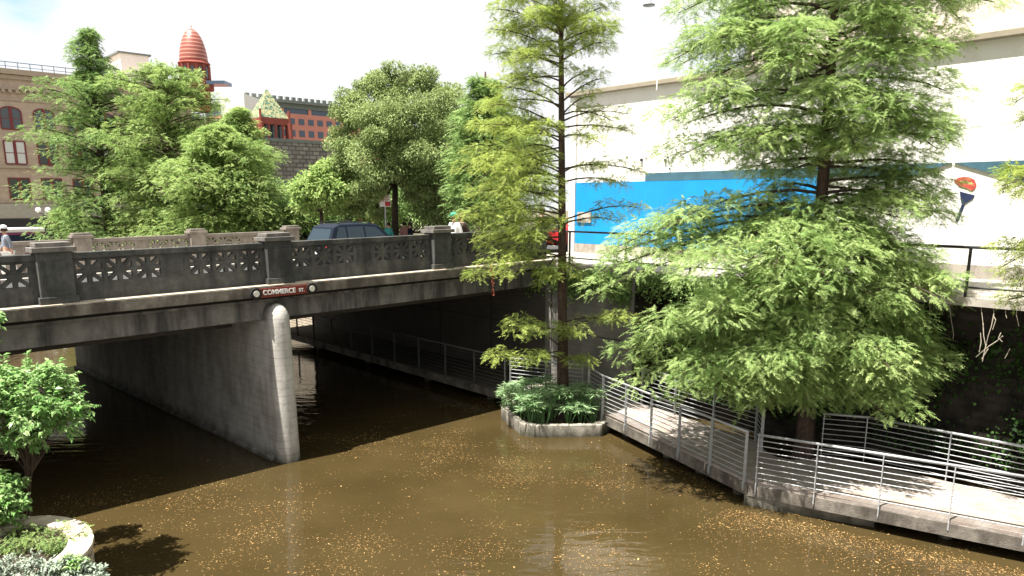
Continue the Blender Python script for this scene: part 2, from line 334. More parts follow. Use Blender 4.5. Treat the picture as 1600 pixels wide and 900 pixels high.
def watermat():
    m = bpy.data.materials.new('murky_river_water'); m.use_nodes = True; t = m.node_tree; p = t.nodes['Principled BSDF']; lk = t.links.new
    p.inputs['Roughness'].default_value = .03; p.inputs['IOR'].default_value = 1.33
    g = t.nodes.new('ShaderNodeNewGeometry')
    n0 = t.nodes.new('ShaderNodeTexNoise'); n0.inputs['Scale'].default_value = .45; n0.inputs['Detail'].default_value = 6; lk(g.outputs['Position'], n0.inputs['Vector'])
    r = t.nodes.new('ShaderNodeValToRGB'); e = r.color_ramp; e.elements[0].color = (.038, .0270, .0105, 1); e.elements[1].color = (.052, .0365, .0145, 1); e.elements[0].position = .35; e.elements[1].position = .68
    lk(n0.outputs['Fac'], r.inputs[0]); lk(r.outputs[0], p.inputs['Base Color'])
    mpn = t.nodes.new('ShaderNodeMapping'); mpn.inputs['Scale'].default_value = (.8, 2.3, 1); lk(g.outputs['Position'], mpn.inputs[0])
    n1 = t.nodes.new('ShaderNodeTexNoise'); n1.inputs['Scale'].default_value = 1.5; n1.inputs['Detail'].default_value = 3; n1.inputs['Distortion'].default_value = .6; lk(mpn.outputs[0], n1.inputs['Vector'])
    bn = t.nodes.new('ShaderNodeBump'); bn.inputs['Strength'].default_value = .22; bn.inputs['Distance'].default_value = .05; lk(n1.outputs['Fac'], bn.inputs['Height']); lk(bn.outputs[0], p.inputs['Normal'])
    return m
M['water'] = watermat()

def waterline(m, zt=.35, boards=True):
    t = m.node_tree; p = t.nodes['Principled BSDF']; lk = t.links.new; src = p.inputs['Base Color'].links[0].from_socket
    g = t.nodes.new('ShaderNodeNewGeometry'); sx = t.nodes.new('ShaderNodeSeparateXYZ'); lk(g.outputs['Position'], sx.inputs[0])
    nz_ = t.nodes.new('ShaderNodeTexNoise'); nz_.inputs['Scale'].default_value = 3; nz_.inputs['Detail'].default_value = 6; lk(g.outputs['Position'], nz_.inputs['Vector'])
    ma = t.nodes.new('ShaderNodeMath'); ma.operation = 'MULTIPLY_ADD'; ma.inputs[1].default_value = -.5; lk(nz_.outputs['Fac'], ma.inputs[0]); lk(sx.outputs['Z'], ma.inputs[2])
    mr = t.nodes.new('ShaderNodeMapRange'); mr.inputs['From Min'].default_value = -.25; mr.inputs['From Max'].default_value = zt - .2; mr.inputs['To Min'].default_value = .85; mr.inputs['To Max'].default_value = 0; lk(ma.outputs[0], mr.inputs['Value'])
    mc = t.nodes.new('ShaderNodeMixRGB'); mc.inputs[2].default_value = (.035, .035, .02, 1); lk(mr.outputs[0], mc.inputs[0]); lk(src, mc.inputs[1]); cur = mc.outputs[0]
    if boards:
        mu = t.nodes.new('ShaderNodeMath'); mu.operation = 'MULTIPLY'; mu.inputs[1].default_value = 1 / .19; lk(sx.outputs['Z'], mu.inputs[0])
        fr = t.nodes.new('ShaderNodeMath'); fr.operation = 'FRACT'; lk(mu.outputs[0], fr.inputs[0])
        lt = t.nodes.new('ShaderNodeMath'); lt.operation = 'LESS_THAN'; lt.inputs[1].default_value = .08; lk(fr.outputs[0], lt.inputs[0])
        n2 = t.nodes.new('ShaderNodeTexNoise'); n2.inputs['Scale'].default_value = 1.7; lk(g.outputs['Position'], n2.inputs['Vector'])
        m2 = t.nodes.new('ShaderNodeMath'); m2.operation = 'MULTIPLY'; lk(lt.outputs[0], m2.inputs[0]); lk(n2.outputs['Fac'], m2.inputs[1])
        m3 = t.nodes.new('ShaderNodeMixRGB'); m3.blend_type = 'MULTIPLY'; m3.inputs[2].default_value = (.55, .52, .48, 1); lk(m2.outputs[0], m3.inputs[0]); lk(cur, m3.inputs[1]); cur = m3.outputs[0]
    lk(cur, p.inputs['Base Color'])
waterline(M['pier']); waterline(M['abut']); waterline(M['wing']); waterline(M['kerb'], .2, False)

# ---------------------------------------------------------------- ground, river, road
def struct(name, mb, m, **k): o = mb.build(name, m, **k); o['kind'] = 'structure'; return o
b_ = MB(); b_.st(-9.5, 12, -60, 33, -.02, 0); struct('water', b_, M['water'])
b_ = MB(); b_.st(-200, 300, -200, 600, -1.6, -1.5); struct('river_bed', b_, M['bed'])
b_ = MB()
b_.st(10.9, 300, -200, 33, -1.5, 4.28)          # right bank
b_.st(9.31, 10.9, -3.9, 33, -1.5, 4.28)
b_.st(-300, 300, 33, 600, -1.5, 1.4)            # beyond the river bend
b_.hexa([W(-300, -10, -1.5), W(-9.6, -10, -1.5), W(-9.6, 33, -1.5), W(-300, 33, -1.5), W(-300, -10, 1.4), W(-9.6, -10, 3.95), W(-9.6, 33, 3.4), W(-300, 33, 1.4)])
struct('ground', b_, M['ground'])
b_ = MB(); b_.st(-14, -6.35, -10, -5.6, -1.5, .5); b_.st(-14, -7.2, -5.6, -.3, -1.5, .5); b_.st(-300, -14, -200, -10, -1.5, .5); b_.st(-14, -6.35, -60, -10, -1.5, .5)
struct('river_path', b_, M['pave'])
# roads and pavements
b_ = MB()
b_.st(-9.6, 9.6, 3.0, 12.6, 4.07, 4.09, zb); b_.st(9.6, 120, 3.0, 12.0, 4.285, 4.30); struct('road', b_, M['asphalt'])
b_ = MB()
for s0 in np.arange(-9, 60, 4.5): b_.st(s0, s0 + 2.2, 7.7, 7.85, 4.094, 4.098, zb if s0 < 7 else (lambda s, t: .21))
struct('lane_marking', b_, M['sign_white'])
b_ = MB(); b_.st(-9.6, 9.6, .16, 3.0, 4.06, 4.22, zb); b_.st(-9.6, 9.6, 12.6, 15.36, 4.06, 4.22, zb)
b_.st(9.6, 14.0, -40, 3.0, 4.29, 4.42); b_.st(9.6, 60, 12.0, 15.0, 4.29, 4.42); b_.st(14.0, 60, 2.95, 3.0, 4.29, 4.4)
b_.st(9.5, 10.9, -40, -3.6, 4.24, 4.415); struct('pavement', b_, M['pave'])

# ---------------------------------------------------------------- the bridge
br = thing('road_bridge', 'concrete road bridge over the river with pierced parapets, dark weathered side and one pier', 'bridge', W(0, 7, 0))
b_ = MB(); b_.st(-9.6, 9.3, .25, 15.3, 3.6, 4.05, zb)
for tt in np.arange(1.6, 15, 1.9): b_.st(-9.6, 9.3, tt, tt + .35, 3.25, 3.601, zb)
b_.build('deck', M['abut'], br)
b_ = MB(); b_.st(-12, 9.3, 0, .25, 3.57, 4.02, zb); b_.st(-12, 9.3, 15.3, 15.5, 3.57, 4.02, zb); b_.build('fascia_beam', M['fascia'], br, bevel=.01)
b_ = MB(); b_.st(-12, 9.6, -.07, .25, 4.02, 4.08, zb); b_.build('moulding', M['fascia'], br, bevel=.01)
b_ = MB(); b_.st(-12, 9.6, -.03, .25, 4.08, 4.17, zb); b_.build('drip_groove', M['groove'], br)
b_ = MB(); b_.st(-12, 9.8, -.36, .25, 4.17, 4.42, zb); b_.st(-12, 9.8, 15.28, 15.7, 4.1, 4.4, zb); b_.build('cornice', M['cornice'], br, bevel=.015)
b_ = MB(); b_.st(-12, 9.6, -.352, -.005, 4.4205, 4.434, zb); b_.build('ledge_sun_strip', M['slab'], br)  # thin pale strip added to paint the sunlit line along the ledge
# pier, slightly skewed and battered, with a domed cutwater
def pier_sec(z):
    k = (3.6 - z) * .012; ax = []
    hw = .26 + k
    pts = []
    for i in range(25):
        th = math.pi * i / 24; pts.append((-.13 - hw * math.cos(th) * 1.0, -.32 - .30 * math.sin(th) - k))
    pts += [(-.13 + hw - .9, 15.1), (-.13 - hw - .9, 15.1)]
    return pts
levels = [-1.5, 0, .8, 1.6, 2.4, 3.2, 3.55]
b_ = MB(); nn = 27; vs = []
for z in levels: vs += [W(p[0], p[1], z) for p in pier_sec(z)]
fs = [(i * nn + j, i * nn + (j + 1) % nn, (i + 1) * nn + (j + 1) % nn, (i + 1) * nn + j) for i in range(len(levels) - 1) for j in range(nn)]
fs.append(tuple((len(levels) - 1) * nn + j for j in range(nn)))
b_.add(vs, fs); pr = b_.build('pier', M['pier'], br, smooth=True); sm_ = pr.modifiers.new('edge', 'EDGE_SPLIT'); sm_.split_angle = .6
b_ = MB(); c0 = (-.13, -.31)
rings = []
for i in range(7):
    ph = math.pi / 2 * i / 6; rr = math.cos(ph); zz = 3.55 + .42 * math.sin(ph); ring = []
    for j in range(17):
        th = math.pi * j / 16; ring.append(W(c0[0] - .262 * rr * math.cos(th), c0[1] - .01 - .30 * rr * math.sin(th), zz))
    ring.append(W(c0[0] + .262 * rr, -.004, zz)); ring.append(W(c0[0] - .262 * rr, -.004, zz)); rings.append(ring)
k = len(rings[0]); vs = sum(rings, []); b_.add(vs, [(i * k + j, i * k + (j + 1) % k, (i + 1) * k + (j + 1) % k, (i + 1) * k + j) for i in range(6) for j in range(k)])
b_.build('domed_cap', M['pier'], pr, smooth=True)
b_ = MB(); b_.hexa([W(-.54, -.2, -.5), W(.28, -.2, -.5), W(-.6, 15.1, -.5), W(-1.46, 15.1, -.5), W(-.50, -.2, .1), W(.24, -.2, .1), W(-.64, 15.1, .1), W(-1.42, 15.1, .1)]); b_.build('pier_footing', M['pier'], pr)
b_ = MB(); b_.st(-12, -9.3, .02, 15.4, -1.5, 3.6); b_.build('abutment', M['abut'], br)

def star_panel(b, s0, t, z0, w, h, dpt=.14, slope=zb, far=False):
    """one pierced square: frame, eight spokes and a solid centre"""
    cx, cz = s0 + w / 2, z0 + h / 2
    k = slope(cx, t)
    def q(a, z, tt): return W(a, tt, z + slope(a, t))
    f = .035
    def bar2(p0, p1, wd, d):
        p0, p1 = np.array(p0), np.array(p1); u = p1 - p0; u = u / np.linalg.norm(u); v = np.array([-u[1], u[0]]) * wd / 2
        c = [p0 - v, p1 - v, p1 + v, p0 + v]
        b.extr([q(x, z, t + .07 - d / 2) for x, z in c], N * d)
    hw, hh = w / 2, h / 2
    bar2((cx - hw, cz), (cx + hw, cz), .085, dpt - .006); bar2((cx, cz - hh), (cx, cz + hh), .085, dpt - .012)
    for s1, i in ((1, 0), (-1, 1)): bar2((cx - hw, cz - hh * s1), (cx + hw, cz + hh * s1), .075, dpt - .018 - .006 * i)
    rr = .135; b.extr([q(cx + rr * math.cos(a), cz + rr * math.sin(a), t + .07 - (dpt - .03) / 2) for a in [math.pi / 8 + i * math.pi / 4 for i in range(8)]], N * (dpt - .03))

def parapet(t, s_pillars, m, mcap, out=-1, pw=.62, cornice_z=4.42, extra_ends=None):
    """pillars and pierced panels along one side of the bridge"""
    ends = list(s_pillars)
    for c in ends:
        b = MB(); b.st(c - pw / 2, c + pw / 2, t - .21, t + .27, cornice_z, 5.47, zb)
        b.st(c - pw / 2 - .04, c + pw / 2 + .04, t - .25, t + .31, cornice_z - .001, cornice_z + .16, zb)
        y0 = t - .21 if out < 0 else t + .27
        for (a0, a1, z0, z1) in ((-.22, .22, 5.30, 5.33), (-.22, .22, 4.70, 4.73), (-.22, -.19, 4.73, 5.30), (.19, .22, 4.73, 5.30)):
            b.st(c + a0, c + a1, y0 - .012, y0 + .012, z0, z1, zb)
        p = b.build('parapet_pillar', m, br, bevel=.012)
        b = MB(); b.st(c - .39, c + .39, t - .28, t + .34, 5.47, 5.57, zb); b.st(c - .31, c + .31, t - .21, t + .27, 5.571, 5.66, zb); b.build('pillar_cap', mcap, p, bevel=.012)
    segs = [(ends[i] + pw / 2, ends[i + 1] - pw / 2) for i in range(len(ends) - 1)]
    if extra_ends: segs += extra_ends
    for a, e in segs:
        Lg = e - a; b = MB()
        b.st(a, e, t - .0, t + .14, cornice_z, 4.80, zb); b.st(a, e, t + .001, t + .139, 5.25, 5.30, zb)
        full = Lg > 3.4; w = .49; gp = .055
        if full:
            mid = (a + e) / 2; m0 = .26; side = (Lg / 2 - m0 - 3 * w) / 3.6
            cols = []
            for sg in (-1, 1):
                for i in range(3): cols.append(mid + sg * (m0 + side * .6 + (i + .5) * w + i * side))
            cols.sort()
        else:
            cnt = max(1, int(Lg // .56)); cols = [a + (i + .5) * Lg / cnt for i in range(cnt)]
        edges = [a] + sum([[c - w / 2, c + w / 2] for c in cols], []) + [e]
        for i in range(0, len(edges), 2):
            if edges[i + 1] - edges[i] > .01:
                b.st(edges[i], edges[i + 1], t + .0005 * (i % 3), t + .14 - .0005 * (i % 3), 4.80, 5.25, zb)
        for c in cols: star_panel(b, c - w / 2, t, 4.80, w, .45)
        if full:
            for (a0, a1, z0, z1) in ((-.2, .2, 5.2, 5.225), (-.2, .2, 4.83, 4.855), (-.2, -.175, 4.855, 5.2), (.175, .2, 4.855, 5.2)):
                b.st(mid + a0, mid + a1, t - .012, t + .02, z0, z1, zb)
        b.build('parapet_panel', m, br)
        b = MB(); b.st(a, e, t - .06, t + .2, 5.301, 5.43, zb); b.build('coping', m, br, bevel=.012)
parapet(0.0, [-9.6, -4.68, .07, 5.06], M['dark_conc'], M['cap_conc'], extra_ends=[(5.37, 8.6)])
parapet(15.35, [-9.4, -5.0, -.6, 3.8, 8.15], M['far_conc'], M['far_conc'], out=1)
b_ = MB()                                                           # end block where the parapet meets the bank
b_.st(8.6, 9.5, -.05, .3, 4.42, 5.40, zb); b_.build('parapet_pillar', M['dark_conc'], br, bevel=.012)

# street name sign on the cornice
sg = thing('street_sign', 'brown street name sign reading COMMERCE ST. with a round lamp at each end', 'street sign', W(.04, -.42, 4.23))
x0, x1, zc = -.70, .78, 4.27
b_ = MB(); b_.extr([W(s, -.40, z + zb(s, 0) ) for s, z in ((x0, zc - .115), (x1, zc - .115), (x1, zc + .105), (x0, zc + .105))], N * .035); b_.build('board', M['sign_brown'], sg, bevel=.006)
for s in (x0 + .02, x1 - .02):
    c = W(s, -.435, zc + zb(s, 0)); b_ = MB()
    ring = [c + B * .135 * math.cos(a) + V3((0, 0, .135 * math.sin(a))) for a in np.linspace(0, 2 * math.pi, 17)[:-1]]
    b_.extr(ring, N * .06); h = b_.build('lamp_housing', M['rubber'], sg)
    b_ = MB(); ring = [c - N * .012 + B * .075 * math.cos(a) + V3((0, 0, .075 * math.sin(a))) for a in np.linspace(0, 2 * math.pi, 13)[:-1]]
    b_.extr(ring, N * .02); b_.build('lens', M['bulb'], h, bevel=.004)
def text(body, size, origin, parent, m, name='lettering', xdir=B, bold=0.0):
    cu = bpy.data.curves.new(name, 'FONT'); cu.body = body; cu.size = size; cu.extrude = .004; cu.offset = bold; cu.align_x = 'CENTER'; cu.align_y = 'CENTER'
    tmp = bpy.data.objects.new('tmp', cu); COL.objects.link(tmp)
    dg = bpy.context.evaluated_depsgraph_get(); me = bpy.data.meshes.new_from_object(tmp.evaluated_get(dg)); bpy.data.objects.remove(tmp)
    o = bpy.data.objects.new(name, me); COL.objects.link(o); me.materials.clear(); me.materials.append(m); o.parent = parent
    xd = Vector(xdir); zd = Vector((0, 0, 1)); nd = xd.cross(zd)
    R = Matrix((xd, zd, nd)).transposed().to_4x4()
    o.matrix_local = Matrix.Translation(Vector(origin) - Vector(wloc(parent))) @ R
    return o
text('COMMERCE', .155, W(-.09, -.407, zc - .005 + zb(.3, 0)), sg, M['sign_white'], bold=.004)
text('ST.', .115, W(.49, -.407, zc - .018 + zb(.8, 0)), sg, M['sign_white'], bold=.003)

# ---------------------------------------------------------------- retaining walls
rw = thing('retaining_wall', 'grey concrete abutment wall running under the bridge behind the walkway', 'wall', W(9.3, 3, 0))
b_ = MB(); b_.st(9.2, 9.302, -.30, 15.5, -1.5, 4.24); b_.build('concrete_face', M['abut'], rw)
b_ = MB(); b_.st(9.2, 9.302, -3.92, -.302, -1.5, 4.24); b_.build('wing_wall', M['wing'], rw)  # same wall as concrete_face, its daylight put into a lighter colour
b_ = MB()
for t0 in (-.6, 2.4, 5.4): b_.st(9.188, 9.2, t0, t0 + .025, -.3, 4.1)
b_.st(9.19, 9.2, -3.9, 15, 2.28, 2.30); b_.build('joint', M['groove'], rw)
rl = thing('retaining_wall', 'pale sunlit stone wall on the right bank beyond the bridge', 'wall', W(9.3, 24, 0))
b_ = MB(); b_.st(9.1, 9.305, 15.6, 33, -1.5, 4.5); b_.build('stone_face', M['slab'], rl)
rs = thing('retaining_wall', 'dark rough stone wall below the pavement on the right behind the walkway', 'wall', W(10.8, -15, 0))
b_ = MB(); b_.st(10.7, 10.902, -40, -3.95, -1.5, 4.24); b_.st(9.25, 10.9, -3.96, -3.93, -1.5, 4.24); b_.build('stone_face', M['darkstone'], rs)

# ---------------------------------------------------------------- walkway
OUT = [(7.15, 15.2), (7.15, -.6), (8.15, -3.1), (7.55, -4.25), (5.78, -9.78), (7.05, -14.5), (8.2, -19.0), (9.6, -24)]
INN = [(12.4, -24), (11.2, -19.0), (8.95, -14.3), (8.75, -11.2), (8.72, -10.5), (8.5, -10.15), (8.05, -10.05), (7.7, -9.8), (7.62, -9.45), (7.78, -9.1), (8.15, -8.75), (8.35, -8.6), (9.15, -4.2), (9.18, -3.0), (9.18, 15.2)]
wk = thing('walkway', 'raised riverside boardwalk with grey weathered deck running from under the bridge to the right', 'walkway', W(7.5, -6, 0))
poly = [W(s, t, 0) for s, t in [(7.15, -.6)] + OUT[2:] + INN[:-2] + [(9.18, -.6)]]
b_ = MB(); b_.prism(poly, .49, .55); b_.build('deck', M['deck'], wk)
b_ = MB(); b_.st(7.15, 9.18, -.598, 15.2, .40, .548); b_.build('shade_darkened_concrete_deck', M['abut'], wk)  # concrete deck coloured dark to stand in for under-bridge shade
b_ = MB()
for i in range(len(OUT) - 1):
    p, q = W(*OUT[i], .36), W(*OUT[i + 1], .36); b_.bar(p, q, .10, .255)
b_.build('edge_beam', M['cornice'], wk)
for s, t in ((7.5, 12), (7.5, 8), (7.5, 4), (7.5, .5), (7.7, -5), (7.1, -6.8), (6.75, -8.0), (6.25, -9.3), (6.9, -11.9), (7.2, -13.2), (7.7, -15), (8.0, -17), (8.7, -13.5)):
    b_ = MB(); c = W(s, t, 0); b_.tube([c + V3((0, 0, -1.5)), c + V3((0, 0, .33))], .13, 10); b_.build('pile', M['kerb'], wk, smooth=False)
b_ = MB(); fp = [(5.72, -9.72), (6.25, -9.55), (6.6, -10.4), (7.0, -11.5), (6.62, -12.1), (6.3, -11.3), (5.95, -10.4)]
b_.prism([W(s, t, 0) for s, t in fp], -1.4, .23); b_.build('footing', M['kerb'], wk, bevel=.02)

def railing(label, pts, pitch, z0=.30, z1=1.62, nrail=8, group=None, first_end=True, m=None):
    """posts at an even pitch, round top rail and thin horizontal rails between"""
    m = m or M['steel']; r = thing('walkway_railing', label, 'railing', W(*pts[0], .5), group)
    P = [W(s, t, 0) for s, t in pts]
    for i in range(len(P) - 1):
        d = P[i + 1] - P[i]; Ln = np.linalg.norm(d); u = d / Ln; k = max(1, round(Ln / pitch))
        for j in range(k + 1):
            if j == 0 and i > 0: continue
            c = P[i] + u * (Ln * j / k) + (u * .03 if j == 0 else (-u * .03 if j == k else 0))
            b = MB(); b.bar(c + V3((0, 0, z0)), c + V3((0, 0, z1 - .02)), .07, .018, up=u); b.bar(c + V3((0, 0, z0 + .05)) , c + V3((0, 0, z0 + .22)), .10, .024, up=u); b.build('post', m, r)
        b = MB(); b.tube([P[i] + V3((0, 0, z1)), P[i + 1] + V3((0, 0, z1))], .028, 8); b.build('top_rail', m, r, smooth=True)
        for q in range(nrail):
            z = .66 + (z1 - .12 - .66) * q / (nrail - 1); b = MB(); b.tube([P[i] + V3((0, 0, z)), P[i + 1] + V3((0, 0, z))], .0095, 5); b.build('rail', m, r)
    return r
railing('steel railing along the walkway where it runs in shadow under the bridge', [(7.13, 14.8), (7.13, -.62)], 1.55, m=M['shade_toned_steel'])
railing('short steel railing of the walkway behind the planter of sedges', [(7.2, -.72), (8.1, -3.0)], 1.2)
railing('steel railing on the water side of the walkway between planter and corner', [(7.98, -3.3), (7.47, -4.3), (5.76, -9.7)], 1.13)
railing('brightly lit steel railing on the water side of the walkway at the lower right', [(5.76, -9.92), (7.05, -14.5), (8.2, -19.0)], 1.19)
railing('inner steel railing of the walkway beneath the overhanging big tree', [(9.08, -4.4), (8.3, -8.55), (7.72, -9.0)], 1.45)
railing('inner steel railing of the walkway in front of the dark ivy wall at the right', [(8.3, -10.15), (8.75, -11.0), (8.95, -14.3), (11.2, -19.0)], 1.35)

# black street railing on the pavement edge
sr = thing('street_railing', 'black steel railing with wire mesh along the pavement edge before the white building', 'railing', W(9.6, -5, 4.4))
for t in np.arange(1.3, -32, -2.28):
    b_ = MB(); b_.tube([W(9.6, t, 4.3), W(9.6, t, 5.46)], .035, 6); b_.build('post', M['black_steel'], sr)
for z, rr in ((5.46, .032), (4.62, .022)):
    b_ = MB(); b_.tube([W(9.6, 1.4, z), W(9.6, -33, z)], rr, 6); b_.build('rail', M['black_steel'], sr)
b_ = MB()
for i, t in enumerate(np.arange(-7.5, -26, -.075)):
    for sgn in (1, -1): b_.bar(W(9.6 + .002 * sgn, t, 4.64), W(9.6 + .002 * sgn, t - .8 * sgn, 5.44), .0035, .0035, up=B)
b_.build('wire_mesh', M['steel'], sr)

# ---------------------------------------------------------------- white building with the mural
wb = thing('white_building', 'white painted building with a blue mural, dark teal band and overhanging roof edge', 'building', W(14, -8, 4.3))
b_ = MB(); b_.st(14.0, 34, -45, 3.0, 4.2, 10.35); b_.build('wall', M['white_wall'], wb)
b_ = MB(); b_.st(13.80, 34.2, -45, 3.25, 10.351, 10.52); b_.build('roof_edge', M['eave'], wb, bevel=.02)
b_ = MB(); b_.st(14.5, 33.9, -45, -4.0, 10.521, 18); b_.build('upper_wall', M['upper_wall'], wb)
b_ = MB(); b_.st(13.955, 14.0, -6.9, 2.74, 4.78, 7.12); b_.build('blue_mural_panel', M['blue'], wb)
b_ = MB(); b_.st(13.95, 14.0, -9.2, -.6, 7.121, 7.40)
pts = [(-9.2, 7.40), (-10.5, 7.40), (-9.2, 6.98)]
b_.extr([W(13.95, t, z) for t, z in pts], B * .05)
b_.extr([W(13.952, t, z) for t, z in [(-10.56, 7.40), (-16, 7.40), (-16, 6.72), (-13.2, 6.62), (-11.75, 7.0)]], B * .045)
b_.build('teal_mural_band', M['teal'], wb)
b_ = MB(); b_.st(13.94, 13.999, -45, 3.0, 4.42, 4.775); b_.build('plinth', M['dado'], wb)
b_ = MB(); b_.st(13.90, 13.999, 2.75, 3.06, 4.42, 10.3); b_.build('corner_pilaster', M['white_wall'], wb)
def mural(name, pts, m, dd):
    b = MB(); b.extr([W(14 - dd, t, z) for t, z in pts], B * (dd - .001)); return b.build(name, m, wb)
def mp_(x, y):
    r = ray(x, y); P = W(14, 0, 0); k = ((P - EYE) @ B) / (r @ B); Q = EYE + r * k; return float((Q - O) @ N), float(Q[2])
mural('mural_red_shape', [mp_(x, y) for x, y in ((1491, 283), (1497, 278), (1506, 276), (1515, 277), (1523, 281), (1526, 289), (1523, 296), (1517, 298), (1511, 294), (1500, 291))], M['mural_red'], .02)
mural('mural_cup_shape', [mp_(x, y) for x, y in ((1500, 299), (1511, 302), (1523, 305), (1520, 311), (1513, 315), (1509, 318), (1503, 318), (1501, 309))], M['mural_navy'], .022)
mural('mural_handle_shape', [mp_(x, y) for x, y in ((1503, 319), (1508, 319), (1497, 346), (1493, 345))], M['mural_navy'], .018)
b_ = MB(); b_.st(13.9, 13.94, 1.9, 2.6, 5.6, 6.0); b_.build('wall_plaque', M['dado'], wb)
for x, y, hh in ((1003, 250, .05), (1040, 251, .05), (1047, 264, .025), (1057, 234, .02), (1010, 247, .02), (1044, 246, .03)):
    tq, zq = mp_(x, y); b_ = MB(); b_.st(13.93, 14.0, tq - hh * .9, tq + hh * .7, zq - hh, zq + hh); b_.build('wall_fixing', M['black_steel'], wb)
# roof lamp mast with pendant shade above the eave
p0 = at(1027, 118, 22.5); lm = thing('pole_lamp', 'thin pole with a grey hanging lamp shade above the white roof edge', 'lamp', p0)
b_ = MB(); b_.tube([p0 + V3((0, 0, -.4)), p0 + V3((0, 0, 3.6))], .018, 6); b_.tube([p0 + V3((0, 0, 3.3)), p0 + V3((-.3, 0, 3.3))], .02, 6); b_.build('pole', M['sign_white'], lm)
c = at(1014, 9, 22.5); b_ = MB(); b_.lathe(c, [(.17, 0), (.175, .03), (.07, .08), (.05, .3), (.02, .42), (.015, 1.2)], 14); b_.build('lamp_shade', M['lampshade'], lm, smooth=True)

# ---------------------------------------------------------------- far buildings
def facade_window(b_wall, s, z, w, h, t, parent, arch=False, blind=False, m_frame=None):
    fr = MB(); y0, y1 = t - .12, t + .02
    d = .14
    fr.st(s - w / 2, s + w / 2, t - .10, t, z - .12, z); fr.st(s - d, s + d, t - .09, t, z, z + h)
    for sg_ in (-1, 1): fr.st(s + sg_ * w / 2 - .07, s + sg_ * w / 2 + .07, t - .08, t, z, z + h - (.45 if arch else 0))
    if arch:
        pa = [(s - w / 2, z + h - .5)] + [(s + w / 2 * math.sin(a), z + h - .5 + .5 * math.cos(a)) for a in np.linspace(-math.pi / 2, math.pi / 2, 11)] + [(s + w / 2, z + h - .5)]
        for i in range(1, len(pa) - 2): fr.bar(W(pa[i][0], t - .05, pa[i][1]), W(pa[i + 1][0], t - .05, pa[i + 1][1]), .1, .12)
    else: fr.st(s - w / 2, s + w / 2, t - .085, t, z + h - .08, z + h + .04)
    o = fr.build('window', m_frame or M['maroon'], parent)
    g = MB()
    if arch:
        pa = [(s - w / 2, z), (s + w / 2, z)] + [(s + w / 2 * math.cos(a), z + h - .5 + .5 * math.sin(a)) for a in np.linspace(0, math.pi, 11)]
        g.extr([W(a, t - .03, zz) for a, zz in pa], N * .028)
    else: g.st(s - w / 2, s + w / 2, t - .03, t - .002, z, z + h)
    g.build('pane', M['blind'] if blind else M['glass'], o)
    g = MB(); g.st(s - w / 2, s + w / 2, t - .045, t - .031, z + h * .45, z + h * .45 + .07); g.build('sash', m_frame or M['maroon'], o)
T1 = 77.2
sA, zA = ontp(0, 107, T1)
bb = thing('brick_building', 'beige brick office building with paired maroon windows at the far left', 'building', W(12, T1, 1.4))
b_ = MB(); b_.st(-20, 27, T1, T1 + 20, 1.3, zA); b_.build('wall', M['beige'], bb)
b_ = MB(); b_.st(-20.2, 27.3, T1 - .5, T1, zA - .5, zA + .02); b_.st(-20, 27, T1 - .25, T1, zA - .95, zA - .55)
for s in np.arange(-19.5, 27, .62): b_.st(s, s + .3, T1 - .4, T1 - .001, zA - 2.35 + .02, zA - 2.0)
b_.st(-20, 27, T1 - .3, T1, zA - 2.0, zA - 1.85); b_.st(-20, 27, T1 - .12, T1, zA - 3.1, zA - 2.95); b_.build('cornice', M['beige_trim'], bb)
b_ = MB()
for zz in (ontp(20, 261, T1)[1], ontp(20, 315, T1)[1]): b_.st(-20, 27, T1 - .2, T1, zz - .12, zz + .12)
b_.build('string_course', M['beige_trim'], bb)
zg = ontp(20, 316, T1)[1]
b_ = MB(); b_.st(-20, 27, T1 - .15, T1 - .001, ontp(30, 341, T1)[1], zg - .13); b_.build('stone_band', M['pale_stone'], bb)
b_ = MB(); b_.st(-20, 27, T1 - .3, T1 - .151, 1.4, ontp(30, 342, T1)[1]); b_.build('shop_front', M['black_steel'], bb)
s1, _ = ontp(17, 185, T1); s2, _ = ontp(69, 187, T1); sp = s2 - s1
for k in range(-1, 5):
    s = s1 + k * sp
    for (ya, yb, ar) in ((167, 201, True), (220, 255, False), (278, 311, False)):
        z1_ = ontp(17, ya, T1)[1]; z0_ = ontp(17, yb, T1)[1]
        facade_window(None, s, z0_, sp * .62, z1_ - z0_, T1, bb, arch=ar, blind=(k in (0, 3) and ya == 220))
rr_ = MB()
for s in np.arange(-19, 27, 1.1): rr_.st(s, s + .06, T1 + .3, T1 + .36, zA, zA + .75)
rr_.st(-20, 27, T1 + .29, T1 + .37, zA + .75, zA + .82); rr_.st(-20, 27, T1 + .29, T1 + .37, zA + .35, zA + .4); rr_.build('roof_railing', M['blue_glass'], bb)
b_ = MB(); s_a, z_a = ontp(232, 92, 86); s_b, z_b = ontp(190, 110, 86); b_.st(s_b, s_a, 86, 92, z_b - 2, z_a + .3); b_.build('penthouse', M['white_wall'], bb)
b_ = MB(); b_.st(s_b - .3, s_a + .3, 85.8, 92.2, z_a + .3, z_a + .5); b_.build('penthouse_roof', M['grey_roof'], bb)

